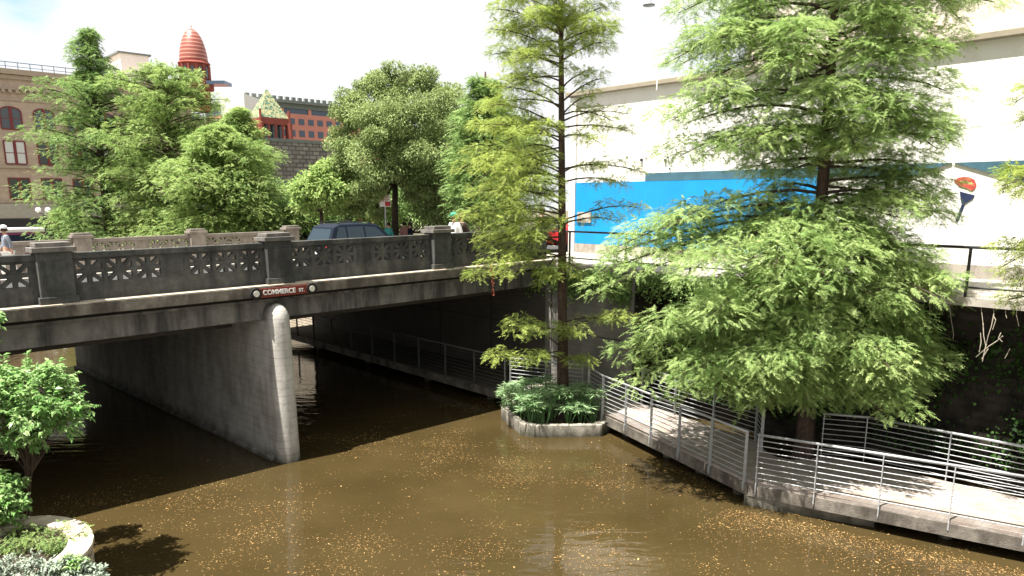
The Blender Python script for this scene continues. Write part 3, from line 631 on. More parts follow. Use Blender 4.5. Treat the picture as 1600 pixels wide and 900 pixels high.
# courthouse: striped dome tower, green pyramid turret, red arcade
ch = thing('courthouse', 'red sandstone courthouse with a striped beehive dome and a green tiled pyramid roof', 'building', at(330, 330, 100))
c = at(303, 97, 100); top = at(303, 45, 100); hd = top[2] - c[2]; R0 = 1.72
prof = [(R0 * math.sqrt(max(0, 1 - (f ** 1.75))) * (1 if f > .0 else 1), hd * f) for f in np.linspace(0, .985, 22)]
b_ = MB(); b_.lathe(c, prof + [(.09, hd), (.05, hd + .3), (.0, hd + .6)], 28); b_.build('dome', M['dome'], ch, smooth=True)
b_ = MB(); b_.lathe(c + V3((0, 0, -.35)), [(1.85, 0), (1.98, .12), (1.8, .34)], 28); b_.lathe(c + V3((0, 0, -6)), [(1.75, 0), (1.75, 5.64)], 12)
for a in np.linspace(0, 2 * math.pi, 13)[:-1]:
    q = c + V3((1.75 * math.cos(a), 1.75 * math.sin(a), -2.3)); b_.tube([q, q + V3((0, 0, 1.9))], .2, 6)
b_.lathe(c + V3((0, 0, -3.4)), [(2.2, 0), (2.2, 1.0), (1.9, 1.1)], 16); b_.build('drum', M['red_granite'], ch)
b_ = MB()
for a in np.linspace(0, 2 * math.pi, 13)[:-1] + .26:
    q = c + V3((1.66 * math.cos(a), 1.66 * math.sin(a), -2.1)); b_.bar(q, q + V3((0, 0, 1.4)), .38, .3, up=(math.cos(a), math.sin(a), 0))
b_.build('drum_opening', M['glass'], ch)
q = at(330, 131, 98); b_ = MB(); b_.box(q[0] - .6, q[0] + 1.7, q[1], q[1] + 2.5, q[2], q[2] + .4); b_.build('flat_roof', M['blue_glass'], ch)
b_ = MB(); q = at(355, 190, 97); q1 = at(380, 140, 97); b_.box(q[0] - 5, q1[0], 97, 110, 1.4, at(360, 186, 97)[2]); b_.build('wing', M['beige_trim'], ch)
b_ = MB(); b_.box(q[0] - .6, q1[0] + .1, 96.8, 110, at(360, 186, 97)[2], at(360, 146, 97)[2]); b_.build('white_attic', M['white_wall'], ch)
ap = at(413, 138, 90); bl = at(397, 183, 88); brr = at(440, 184, 92); cc = (bl + brr) / 2
hw = 1.75; zb0 = bl[2]; ux, uy = B[:2], N[:2]
cor = [cc[:2] + ux * a * hw + uy * d * hw for a, d in ((-1, -1), (1, -1), (1, 1), (-1, 1))]
b_ = MB(); b_.add([(*p, zb0) for p in cor] + [(cc[0], cc[1], ap[2])], [(0, 1, 4), (1, 2, 4), (2, 3, 4), (3, 0, 4), (3, 2, 1, 0)]); b_.build('pyramid_roof', M['tiles'], ch)
b_ = MB()
for p in cor: b_.tube([(*p, zb0 - .5), (*p, zb0 + .9), ], .14, 6); b_.tube([(*p, 1.4), (*p, zb0 - .5)], .32, 6)
cin = [cc[:2] + (p - cc[:2]) * .8 for p in cor]; b_.prism([*cin], 1.4, zb0 - 3.4); b_.prism([*[cc[:2] + (p - cc[:2]) * 1.04 for p in cor]], zb0 - .75, zb0 - .02)
for i in range(4):
    for f in (.25, .5, .75):
        p = cor[i] * (1 - f) + cor[(i + 1) % 4] * f; b_.tube([(*p, zb0 - 3.4), (*p, zb0 - .7)], .13, 6)
b_.build('turret_arcade', M['red_granite'], ch)
b_ = MB(); b_.prism([*[cc[:2] + (p - cc[:2]) * .7 for p in cor]], zb0 - 3.39, zb0 - .76); b_.build('turret_opening', M['glass'], ch)
# salmon office block with grey cornice behind
T2 = 88.0
sL, zL = ontp(381, 148, T2); sR, zR = ontp(505, 163, T2)
ob = thing('office_building', 'salmon coloured office block with dark square windows and grey green cornice', 'building', W(sR, T2, 1.4))
z1_ = ontp(440, 168, T2)[1]; z2_ = ontp(440, 176, T2)[1]
b_ = MB(); b_.st(sL, sR + 10, T2, T2 + 15, 1.4, z2_); b_.build('wall', M['pink_wall'], ob)
b_ = MB(); b_.st(sL - .1, sR + 10, T2 - .1, T2 + 15, z1_, zL - .6); b_.st(sL - .4, sR + 10.2, T2 - .7, T2 + 15, zL - .6, zL - .2)
for s in np.arange(sL, sR + 10, 1.0): b_.st(s, s + .55, T2 - .6, T2 - .2, zL - .2, zL + .25)
b_.build('cornice', M['grey_roof'], ob)
b_ = MB(); b_.st(sL, sR + 10, T2 + .15, T2 + 14, z2_, z1_); b_.build('window_strip', M['blue_glass'], ob)
for s in np.arange(sL + 1, sR + 10, 4.4):
    b_ = MB(); b_.st(s, s + .5, T2, T2 + .2, z2_ + .001, z1_ - .001); b_.build('mullion', M['pink_wall'], ob)
sw0 = ontp(456, 189, T2)[0]; sw1 = ontp(471, 190, T2)[0]; dsw = sw1 - sw0
for k in range(-3, 7):
    for ya, yb in ((185, 194), (203, 213), (222, 232)):
        za, zc_ = ontp(456, ya, T2)[1], ontp(456, yb, T2)[1]; b_ = MB(); s = sw0 + k * dsw
        b_.st(s - dsw * .29, s + dsw * .29, T2 - .06, T2 - .001, zc_, za); b_.build('window', M['blue_glass'], ob)
# grey stone block building
T3 = 41.0; s0, z0 = ontp(413, 220, T3); s1_, _ = ontp(487, 222, T3)
gb = thing('stone_building', 'grey rough block stone wall of an old building behind the trees', 'building', W(s0, T3, 1.4))
b_ = MB(); b_.st(s0 - 1.5, s1_ + 4, T3, T3 + 12, 1.4, z0); b_.build('wall', M['stoneblock'], gb)
b_ = MB(); b_.st(s0 - 1.6, s1_ + 4.1, T3 - .1, T3 + 12, z0, z0 + .25); b_.build('coping', M['grey_roof'], gb)

# ---------------------------------------------------------------- vehicles
def profile_car(root, Lc, Wd, prof_body, prof_cab, cab_w, m_body, m_glass, wheel_x, wr, details):
    """x forward, y side; body and cabin profiles given as (x, z)"""
    b = MB(); n = len(prof_body)
    b.extr([(x, -Wd / 2, z) for x, z in prof_body], (0, Wd, 0)); body = b.build('body', m_body, root, bevel=.06, local=True, smooth=False)
    b = MB(); n = len(prof_cab); vs = []
    zmin, zmax = min(z for x, z in prof_cab), max(z for x, z in prof_cab)
    for sd in (-1, 1):
        for x, z in prof_cab: vs.append((x, sd * (Wd / 2 - .03 - (z - zmin) / (zmax - zmin) * cab_w), z))
    b.add(vs, [tuple(range(n))[::-1], tuple(range(n, 2 * n))] + [(i, (i + 1) % n, n + (i + 1) % n, n + i) for i in range(n)])
    b.build('cabin', m_body, root, bevel=.05, local=True)
    for x in wheel_x:
        for sd in (-1, 1):
            b = MB(); b.tube([(x, sd * (Wd / 2 - .2), wr), (x, sd * (Wd / 2 + .01), wr)], wr, 20); wh = b.build('wheel', M['rubber'], root, local=True)
            b = MB(); b.tube([(x, sd * (Wd / 2 + .0), wr), (x, sd * (Wd / 2 + .02), wr)], wr * .62, 16); b.build('rim', M['rim'], wh, local=True)
    yy = lambda z, o_=.008: Wd / 2 - .03 - (z - zmin) / (zmax - zmin) * cab_w + o_
    for nm, quad in details['side']:
        for sd in (-1, 1):
            b = MB(); b.add([(x, sd * yy(z), z) for x, z in quad] + [(x, sd * yy(z, -.01), z) for x, z in quad], [tuple(range(len(quad))), tuple(range(len(quad), 2 * len(quad)))[::-1]] + [(i, (i + 1) % len(quad), len(quad) + (i + 1) % len(quad), len(quad) + i) for i in range(len(quad))])
            b.build(nm, m_glass, root, local=True)
    for nm, (xa, za), (xb, zb_), mm_, wdt in details['cross']:
        d = V3((xb - xa, 0, zb_ - za)); nn_ = np.cross(d, (0, 1, 0)); nn_ /= np.linalg.norm(nn_)
        if nn_ @ V3(((xa + xb) / 2 - 2.4, 0, .3)) < 0: nn_ = -nn_
        ya, yb_ = wdt[0], wdt[1]
        b = MB(); pts_ = [V3((xa, -ya, za)), V3((xa, ya, za)), V3((xb, yb_, zb_)), V3((xb, -yb_, zb_))]
        b.extr([p + nn_ * .004 for p in pts_], nn_ * .008); b.build(nm, mm_, root, local=True)
    return body
def suv():
    s, t = 4.55, 6.4; z = 4.09 + zb(5, 7)
    r = thing('parked_car', 'dark blue SUV with red tail lights driving on the bridge', 'car', W(s, t, z), rz=math.atan2(B[1], B[0])); r.scale = (.82, .95, .98)
    body = [(0, .45), (.02, .95), (.12, 1.08), (3.3, 1.08), (4.45, .98), (4.72, .75), (4.75, .35), (4.1, .3), (.5, .3), (.05, .35)]
    cab = [(.1, 1.06), (.42, 1.62), (.75, 1.72), (2.2, 1.74), (2.62, 1.68), (3.45, 1.06)]
    profile_car(r, 4.75, 1.9, body, cab, .2, M['car'], M['car_glass'], (.95, 3.75), .37, {
        'side': [('rear_quarter_window', [(.42, 1.14), (.98, 1.14), (.98, 1.62), (.66, 1.62)]), ('rear_door_window', [(1.06, 1.14), (1.85, 1.14), (1.85, 1.64), (1.06, 1.63)]),
                 ('front_door_window', [(1.93, 1.14), (3.05, 1.14), (2.5, 1.6), (1.93, 1.64)])],
        'cross': [('rear_window', (.155, 1.14), (.385, 1.55), M['car_glass'], (.78, .66)), ('windscreen', (3.35, 1.12), (2.66, 1.64), M['car_glass'], (.8, .68))]})
    for sd in (-1, 1):
        b = MB(); b.box(-.02, .36, min(sd * .80, sd * .962), max(sd * .80, sd * .962), .86, 1.10); b.build('tail_light', M['tail'], r, bevel=.02, local=True)
        b = MB(); b.box(.4, 3.1, min(sd * .925, sd * .935), max(sd * .925, sd * .935), 1.085, 1.12); b.build('window_trim', M['chrome'], r, local=True)
        b = MB(); b.tube([(.7, sd * .62, 1.76), (1.2, sd * .62, 1.80), (2.1, sd * .62, 1.79), (2.4, sd * .62, 1.73)], .02, 6); b.build('roof_rail', M['rubber'], r, local=True)
        b = MB(); b.box(3.0, 3.16, min(sd * .93, sd * 1.1), max(sd * .93, sd * 1.1), 1.08, 1.22); b.build('wing_mirror', M['car'], r, bevel=.03, local=True)
    b = MB(); b.box(-.015, .02, -.26, .26, .68, .8); b.build('number_plate', M['sign_white'], r, local=True)
suv()
def red_car():
    p = at(872, 388, 30.0); r = thing('parked_car', 'red sedan on the street beyond the slender cypress, left of the blue wall', 'car', (p[0] - .6, p[1] + 1.2, 4.3), rz=math.atan2(B[1], B[0]) + .1)
    body = [(0, .4), (.05, .9), (.9, .98), (3.2, .95), (4.3, .8), (4.5, .4), (4.0, .28), (.5, .28)]
    cab = [(.55, .95), (1.25, 1.38), (2.4, 1.4), (3.2, .94)]
    profile_car(r, 4.5, 1.75, body, cab, .22, M['red_car'], M['car_glass'], (.9, 3.6), .33, {
        'side': [('rear_door_window', [(.95, 1.0), (1.85, 1.0), (1.85, 1.33), (1.3, 1.31)]), ('front_door_window', [(1.92, 1.0), (2.95, 1.0), (2.4, 1.32), (1.92, 1.33)])],
        'cross': [('rear_window', (.62, 1.0), (1.2, 1.34), M['car_glass'], (.66, .56)), ('windscreen', (3.1, 1.0), (2.46, 1.36), M['car_glass'], (.68, .56))]})
red_car()
def bus():
    p = at(67, 378, 60.0); r = thing('city_bus', 'white and purple city bus with dark windows at the far left edge', 'bus', (p[0], p[1], 1.42), rz=math.atan2(B[1], B[0]) + math.pi)
    b = MB(); b.box(0, 12, -1.25, 1.25, .35, 1.1); b.build('lower_body', M['bus_p'], r, bevel=.05, local=True)
    b = MB(); b.box(.02, 11.98, -1.22, 1.22, 1.1, 2.45); b.build('window_band', M['bus_g'], r, local=True)
    b = MB(); b.box(0, 12, -1.25, 1.25, 2.45, 2.62); b.build('stripe', M['bus_p'], r, local=True)
    b = MB(); b.box(0, 12, -1.25, 1.25, 2.62, 2.95); b.build('roof', M['bus_w'], r, bevel=.08, local=True)
    for x in (1.6, 9.2):
        for sd in (-1, 1):
            b = MB(); b.tube([(x, sd * 1.0, .48), (x, sd * 1.27, .48)], .48, 18); b.build('wheel', M['rubber'], r, local=True)
    for x in np.arange(1.5, 12, 1.8):
        for sd in (-1, 1):
            b = MB(); b.box(x, x + .08, min(sd * 1.2, sd * 1.24), max(sd * 1.2, sd * 1.24), 1.1, 2.45); b.build('pillar', M['rubber'], r, local=True)
bus()

# twin globe street lamp
p = at(68, 333, 62); lp = thing('street_lamp', 'street lamp with two round white globes beside the beige brick building', 'street lamp', (p[0], p[1], 1.4))
b_ = MB(); b_.tube([(p[0], p[1], 1.4), (p[0], p[1], p[2])], .07, 8); b_.tube([(p[0] - .4, p[1], p[2]), (p[0] + .4, p[1], p[2])], .04, 6); b_.build('post', M['black_steel'], lp)
for dx in (-.4, .4):
    b_ = MB(); b_.lathe((p[0] + dx, p[1], p[2]), [(.05, 0), (.17, .08), (.23, .24), (.17, .4), (.04, .47)], 12); b_.build('globe', M['globe'], lp, smooth=True)
# parking sign
sgz = 4.22 + zb(12, 14)
p = W(12.6, 13.9, 4.1); ps = thing('parking_sign', 'white and red parking sign on a thin grey post behind the car', 'sign', p)
zt = at(601, 301, p[1])[2]; xs = at(601, 301, p[1])[0]
b_ = MB(); b_.tube([(xs, p[1], 4.0), (xs, p[1], zt)], .045, 8); b_.build('post', M['steel'], ps)
pa, pb = at(593, 305, p[1]), at(611, 323, p[1])
b_ = MB(); b_.box(pa[0], pb[0], p[1] - .08, p[1] - .05, pb[2], pa[2]); bo = b_.build('board', M['sign_white'], ps, bevel=.01)
b_ = MB(); xm = (pa[0] + pb[0]) / 2; b_.box(xm, pb[0] - .02, p[1] - .09, p[1] - .081, pb[2] + .03, pb[2] + (pa[2] - pb[2]) * .42)
for i in range(4):
    zz = pa[2] - .05 - i * .075; b_.box(pa[0] + .04, pb[0] - .06 - .05 * (i % 2), p[1] - .09, p[1] - .081, zz - .02, zz)
b_.build('red_lettering', M['sign_red'], bo)
# orange traffic barrel
p = at(828, 372, 29); tb = thing('traffic_barrel', 'orange traffic barrel with white bands beside the person in dark clothes', 'traffic barrel', (p[0], p[1], 4.3))
b_ = MB(); b_.lathe((p[0], p[1], 4.3), [(.36, 0), (.36, .08), (.28, .1), (.26, .5), (.24, .9), (.2, 1.0), (.05, 1.04)], 18); b_.build('barrel', M['orange'], tb, smooth=False)
for z in (.3, .62):
    b_ = MB(); b_.lathe((p[0], p[1], 4.3 + z), [(.283, 0), (.273, .14)], 18); b_.build('white_band', M['sign_white'], tb)

# ---------------------------------------------------------------- people
def skin_obj(name, nodes, edges, m, parent, root=0, sub=2):
    me = bpy.data.meshes.new(name); me.from_pydata([n_[0] for n_ in nodes], edges, []); me.materials.append(m)
    o = bpy.data.objects.new(name, me); COL.objects.link(o); o.parent = parent
    sk = o.modifiers.new('skin', 'SKIN'); sk.use_smooth_shade = True
    if not me.skin_vertices: me.skin_vertices.new()
    for i, n_ in enumerate(nodes): me.skin_vertices[0].data[i].radius = (n_[1], n_[1] * (n_[2] if len(n_) > 2 else 1)); me.skin_vertices[0].data[i].use_root = (i == root)
    su = o.modifiers.new('sub', 'SUBSURF'); su.levels = sub; su.render_levels = sub
    return o
def person(label, loc, rz, shirt, trousers, cap=None, hair=None, stride=.22, seat=False, h=1.0, arm=.15, group=None):
    r = thing('person', label, 'person', loc, group, rz); r.scale = (h,) * 3
    a = stride
    hip = .93; z0 = 0
    if seat: hip = .5
    fx = [(.0 + a, .1), (.0 - a, -.1)]
    nodes = [((0, 0, hip), .14, 1.15), ((0, 0, hip + .25), .13, 1.1), ((.01, 0, hip + .48), .15, 1.1), ((.015, 0, hip + .56), .06), ((.03, 0, hip + .65), .055), ((.035, 0, hip + .73), .088), ((.04, 0, hip + .80), .08)]
    edges = [(i, i + 1) for i in range(6)]
    for sd, (xf, yo) in ((1, fx[0]), (-1, fx[1])):
        k = len(nodes)
        if seat: leg = [((.08, sd * .09, hip), .085), ((.42, sd * .1, hip + .02), .065), ((.45, sd * .1, .08), .042), ((.58, sd * .1, .03), .035)]
        else: leg = [((xf * .25, sd * .09, hip - .12), .09), ((xf * .7 + .04, sd * .095, .5), .06), ((xf, sd * .1, .09), .042), ((xf + .15, sd * .1, .035), .035)]
        nodes += leg; edges += [(0, k), (k, k + 1), (k + 1, k + 2), (k + 2, k + 3)]
        k = len(nodes)
        armn = [((.01, sd * .19, hip + .5), .055), ((-.02 - sd * arm * .4, sd * .23, hip + .24), .042), ((.06 - sd * arm, sd * .22, hip + .02), .03), ((.08 - sd * arm * 1.2, sd * .21, hip - .07), .034, .5), ((.09 - sd * arm * 1.3, sd * .205, hip - .13), .022, .6)]
        nodes += armn; edges += [(2, k), (k, k + 1), (k + 1, k + 2), (k + 2, k + 3), (k + 3, k + 4)]
    skin_obj('body', nodes, edges, M['skin'], r)
    n2 = [((0, 0, hip - .05), .165, 1.15), ((0, 0, hip + .25), .155, 1.15), ((.01, 0, hip + .47), .17, 1.15), ((.015, 0, hip + .54), .085)]
    e2 = [(0, 1), (1, 2), (2, 3)]
    for sd in (1, -1):
        k = len(n2); n2 += [((.01, sd * .195, hip + .5), .075), ((-.02 - sd * arm * .4, sd * .235, hip + .24), .062), ((.04 - sd * arm * .8, sd * .225, hip + .08), .05)]; e2 += [(2, k), (k, k + 1), (k + 1, k + 2)]
    skin_obj('shirt', n2, e2, shirt, r)
    n3 = [((0, 0, hip - .02), .15, 1.2)]; e3 = []
    for sd, (xf, yo) in ((1, fx[0]), (-1, fx[1])):
        k = len(n3)
        if seat: n3 += [((.08, sd * .09, hip), .1), ((.42, sd * .1, hip + .02), .082), ((.45, sd * .1, .15), .06)]
        else: n3 += [((xf * .25, sd * .09, hip - .12), .105), ((xf * .7 + .04, sd * .095, .5), .078), ((xf, sd * .1, .12), .06)]
        e3 += [(0, k), (k, k + 1), (k + 1, k + 2)]
    skin_obj('trousers', n3, e3, trousers, r)
    b = MB(); hz = hip + .70; hx = .035
    b.lathe((hx - .015, 0, hz - .02), [(.098, 0), (.108, .06), (.102, .12), (.07, .17), (.02, .19)], 14); b.build('hair', hair or M['hair'], r, smooth=True, local=True)
    b = MB(); b.lathe((hx + .085, 0, hz + .0), [(.012, -.02), (.018, 0), (.006, .03)], 6); b.build('nose', M['skin'], r, local=True)
    if cap:
        b = MB(); b.lathe((hx, 0, hz + .07), [(.118, 0), (.12, .05), (.09, .11), (.02, .13)], 14); b.box(hx + .06, hx + .21, -.075, .075, hz + .068, hz + .083); b.build('cap', cap, r, smooth=True, local=True)
    return r
ang = math.atan2(B[1], B[0])
def walkz(s, t): return 4.22 + zb(s, t)
person('person in grey shirt, pale cap and white trousers walking on the bridge at far left', W(-3.3, 13.7, walkz(-3.3, 13.7)), ang + math.pi, M['grey_shirt'], M['white_cloth'], cap=M['white_cloth'])
person('person in white shirt and green cap walking on the bridge behind the rightmost pillar', W(7.35, 2.1, walkz(7.3, 2.1)), ang + math.pi, M['white_cloth'], M['dark_cloth'], cap=M['green_cap'])
person('person with dark brown hair following close behind the green cap', W(7.95, 2.5, walkz(7.9, 2.5)), ang + math.pi, M['hair'], M['dark_cloth'])
p = at(847, 392, 25.5); person('person in dark navy clothes standing behind the black street railing', (p[0], p[1], 4.42), ang + 1.2, M['dark_cloth'], M['dark_cloth'], stride=.05, h=1.0)
for i, (px, Y, shm, lab) in enumerate(((607, 36.5, 'teal_cloth', 'person in teal shirt far off beneath the oak beside the parking sign'), (632, 37.5, 'pink_cloth', 'person in dusty pink far off right of the oak trunk'), (641, 36.5, 'dark_cloth', 'person in black far off right of the oak trunk'))):
    p = at(px, 352, Y); person(lab, (p[0], p[1], 3.75), 1.0 + i, M[shm], M['dark_cloth'], stride=.05, h=.93)

# ---------------------------------------------------------------- foliage
rng = np.random.default_rng(7)
def tri_mesh(name, verts, nper, tint, m, parent):
    """verts (n*nper,3) world; every nper verts make one face"""
    nf = len(verts) // nper; off = wloc(parent) if parent is not None else np.zeros(3)
    me = bpy.data.meshes.new(name); me.vertices.add(len(verts)); me.vertices.foreach_set('co', (verts - off).astype(np.float32).ravel())
    me.loops.add(nf * nper); me.loops.foreach_set('vertex_index', np.arange(nf * nper, dtype=np.int32))
    me.polygons.add(nf); me.polygons.foreach_set('loop_start', np.arange(0, nf * nper, nper, dtype=np.int32))
    me.polygons.foreach_set('loop_total', np.full(nf, nper, dtype=np.int32)); me.update(calc_edges=True)
    at_ = me.attributes.new('tint', 'FLOAT', 'POINT'); at_.data.foreach_set('value', np.repeat(tint, nper).astype(np.float32))
    me.materials.append(m); o = bpy.data.objects.new(name, me); COL.objects.link(o); o.parent = parent
    return o
def unit(a): return a / (np.linalg.norm(a, axis=-1, keepdims=True) + 1e-9)
def sprays(P, D, Ls, K=6, wd=.016, rel=.5, droop=.25, ang=.8):
    """feathery cypress sprays: pairs of narrow leaflets along a drooping rachis"""
    n = len(P); D = unit(D); up = np.tile([0, 0, 1.0], (n, 1)) + rng.normal(0, .35, (n, 3)); U = unit(np.cross(D, up)); out = []; ti = []
    tn = rng.normal(.5, .22, n)
    for k in range(K):
        f = (k + .4) / K; base = P + D * (Ls * f)[:, None]; base[:, 2] -= Ls * droop * f * f
        for sd in (-1, 1):
            d = unit(D * (1 - ang * .55) + U * sd * ang + rng.normal(0, .16, (n, 3)) + np.array([0, 0, -.12])); ln = (Ls * rel * (1 - .55 * f) * rng.uniform(.75, 1.2, n))[:, None]
            v = np.stack([base - D * wd * .5, base + D * wd * .5, base + d * ln], 1); out.append(v); ti.append(tn)
    d = unit(D + np.array([0, 0, -droop])); base = P + D * (Ls * .9)[:, None]; base[:, 2] -= Ls * droop * .8
    out.append(np.stack([base - U * wd * .5, base + U * wd * .5, base + d * (Ls * rel * .7)[:, None]], 1)); ti.append(tn)
    return np.concatenate(out, 0).reshape(-1, 3), np.concatenate(ti)
def leaves(P, D, Ls, wr=.5, fold=.15):
    """single broad leaves, four-cornered and folded along the rib"""
    n = len(P); D = unit(D); U = unit(np.cross(D, rng.normal(0, .5, (n, 3)) + np.array([0, 0, 1.0]))); Nn = np.cross(U, D); Lc = Ls[:, None]
    a = P; b = P + D * Lc * .45 + U * Lc * wr * .5 + Nn * Lc * fold; c = P + D * Lc - Nn * Lc * .08; d = P + D * Lc * .45 - U * Lc * wr * .5 + Nn * Lc * fold
    return np.stack([a, b, c, d], 1).reshape(-1, 3), rng.normal(.5, .25, n)
class Cypress:
    def __init__(s): s.P = []; s.D = []; s.L = []; s.wood = MB()
    def branch(s, a, tip, spread, dens=1.0, sl=.22, r0=.04, inner=.25, rise=.12, tw=None, puffs=5, pn=88, pr=.88):
        a, tip = V3(a), V3(tip); d = tip - a; Ln = np.linalg.norm(d); 
        if Ln < .2: return
        m1 = a + d * .35 + V3((0, 0, Ln * rise)) + rng.normal(0, .04 * Ln, 3); m2 = a + d * .7 + V3((0, 0, Ln * rise * .8)) + rng.normal(0, .04 * Ln, 3)
        def pt(f): g = 1 - f; return a * g ** 3 + m1 * 3 * g * g * f + m2 * 3 * g * f * f + tip * f ** 3
        s.wood.tube([pt(f) for f in np.linspace(0, 1, 6)], [r0 * (1 - .85 * f) + .004 for f in np.linspace(0, 1, 6)], 5, cap=False)
        h = unit(V3((d[0], d[1], 0)) + 1e-6); side = np.cross(h, (0, 0, 1.0)); ntw = tw or max(4, int(Ln * 2.6 + spread * 2))
        for i in range(ntw):
            f = inner + (1 - inner) * (i + rng.uniform(0, .9)) / ntw; f = min(f, .99); p = pt(f); sd = 1 if i % 2 else -1
            tl = spread * (math.sin(math.pi * min(1, (f - inner) / (1 - inner) * .75 + .22)) ** .8) * rng.uniform(.55, 1.15)
            td = unit(h * .75 + side * sd * rng.uniform(.5, 1.0) + V3((0, 0, rng.uniform(-.28, .22))))
            e = p + td * tl + V3((0, 0, -.12 * tl)); mid = (p + e) / 2 + V3((0, 0, .07 * tl))
            s.wood.tube([p, mid, e], [.008, .006, .003], 3, cap=False)
            k = max(2, int(tl / .085 * dens)); ff = rng.uniform(.08, 1, k)[:, None]; q = p * (1 - ff) ** 2 + mid * 2 * ff * (1 - ff) + e * ff ** 2 + rng.normal(0, .035, (k, 3))
            dd = unit(td) * .8 + side * rng.uniform(-1, 1, (k, 1)) * .9 + h * .25 + np.array([0, 0, -.25]) + rng.normal(0, .22, (k, 3))
            s.P.append(q); s.D.append(dd); s.L.append(rng.uniform(.7, 1.25, k) * sl)
        for i in range(puffs):
            f = 1 - (i + rng.uniform(.1, .9)) / puffs * (1 - inner) * .85; c = pt(f) + side * rng.normal(0, spread * .5) + V3((0, 0, rng.normal(.03, .07)))
            R = spread * pr * rng.uniform(.6, 1.4); k = int(pn * dens * rng.uniform(.7, 1.3) * (R / (spread * pr)) ** 1.5); u = unit(rng.normal(0, 1, (k, 3)) + np.array([0, 0, .45])); q = u * (rng.uniform(.4, 1, (k, 1)) ** .5) * R * np.array([1, 1, .42])
            s.P.append(c + q); s.D.append(u * np.array([1, 1, .2]) + rng.normal(0, .4, (k, 3)) * np.array([1, 1, .5]) + np.array([0, 0, -.16])); s.L.append(rng.uniform(.7, 1.25, k) * sl * .85)
            for _ in range(3): s.wood.tube([pt(max(0, f - .1)), c, c + rng.normal(0, R * .5, 3) * V3((1, 1, .4))], [.006, .004, .002], 3, cap=False)
        k = int(5 * dens + 3); s.P.append(tip + rng.normal(0, .06, (k, 3))); s.D.append(h + rng.normal(0, .5, (k, 3)) + np.array([0, 0, -.2])); s.L.append(np.full(k, sl))
    def finish(s, root, m, K=6, wd=.016, droop=.25, rel=.5, ang=.8):
        P, D, Ls = np.concatenate(s.P), np.concatenate(s.D), np.concatenate(s.L)
        v, t = sprays(P, D, Ls, K, wd, rel, droop, ang)
        c = tri_mesh('crown', v, 3, t, m, root); s.wood.build('branches', M['twig'], root)
        print(root.name, 'sprays', len(P), 'tris', len(v) // 3); return c
def trunk_obj(root, pts, rad, m, flare=0):
    b = MB(); P = [V3(p) for p in pts]; n = 14
    xs = np.linspace(0, len(P) - 1, (len(P) - 1) * 6 + 1); pp = [P[int(min(x, len(P) - 1.001))] * (1 - (x - int(min(x, len(P) - 1.001)))) + P[int(min(x, len(P) - 1.001)) + 1] * (x - int(min(x, len(P) - 1.001))) for x in xs]
    rr = np.interp(xs, np.arange(len(P)), rad); b.tube(pp, list(rr), n)
    rg = np.random.default_rng(3); lob = rg.normal(0, .05, n)
    for i in range(len(xs)):
        c = pp[i]
        for j in range(n):
            v = np.array(b.v[i * n + j]); kf = 1 + lob[j] * (1 + flare * max(0, 1 - i / 5)) + rg.normal(0, .012) + flare * .25 * max(0, 1 - i / 4); b.v[i * n + j] = tuple(c + (v - c) * kf)
    return b.build('trunk', m, root, smooth=True)
def lerp(tab, x): return float(np.interp(x, [a for a, _ in tab], [b for _, b in tab]))

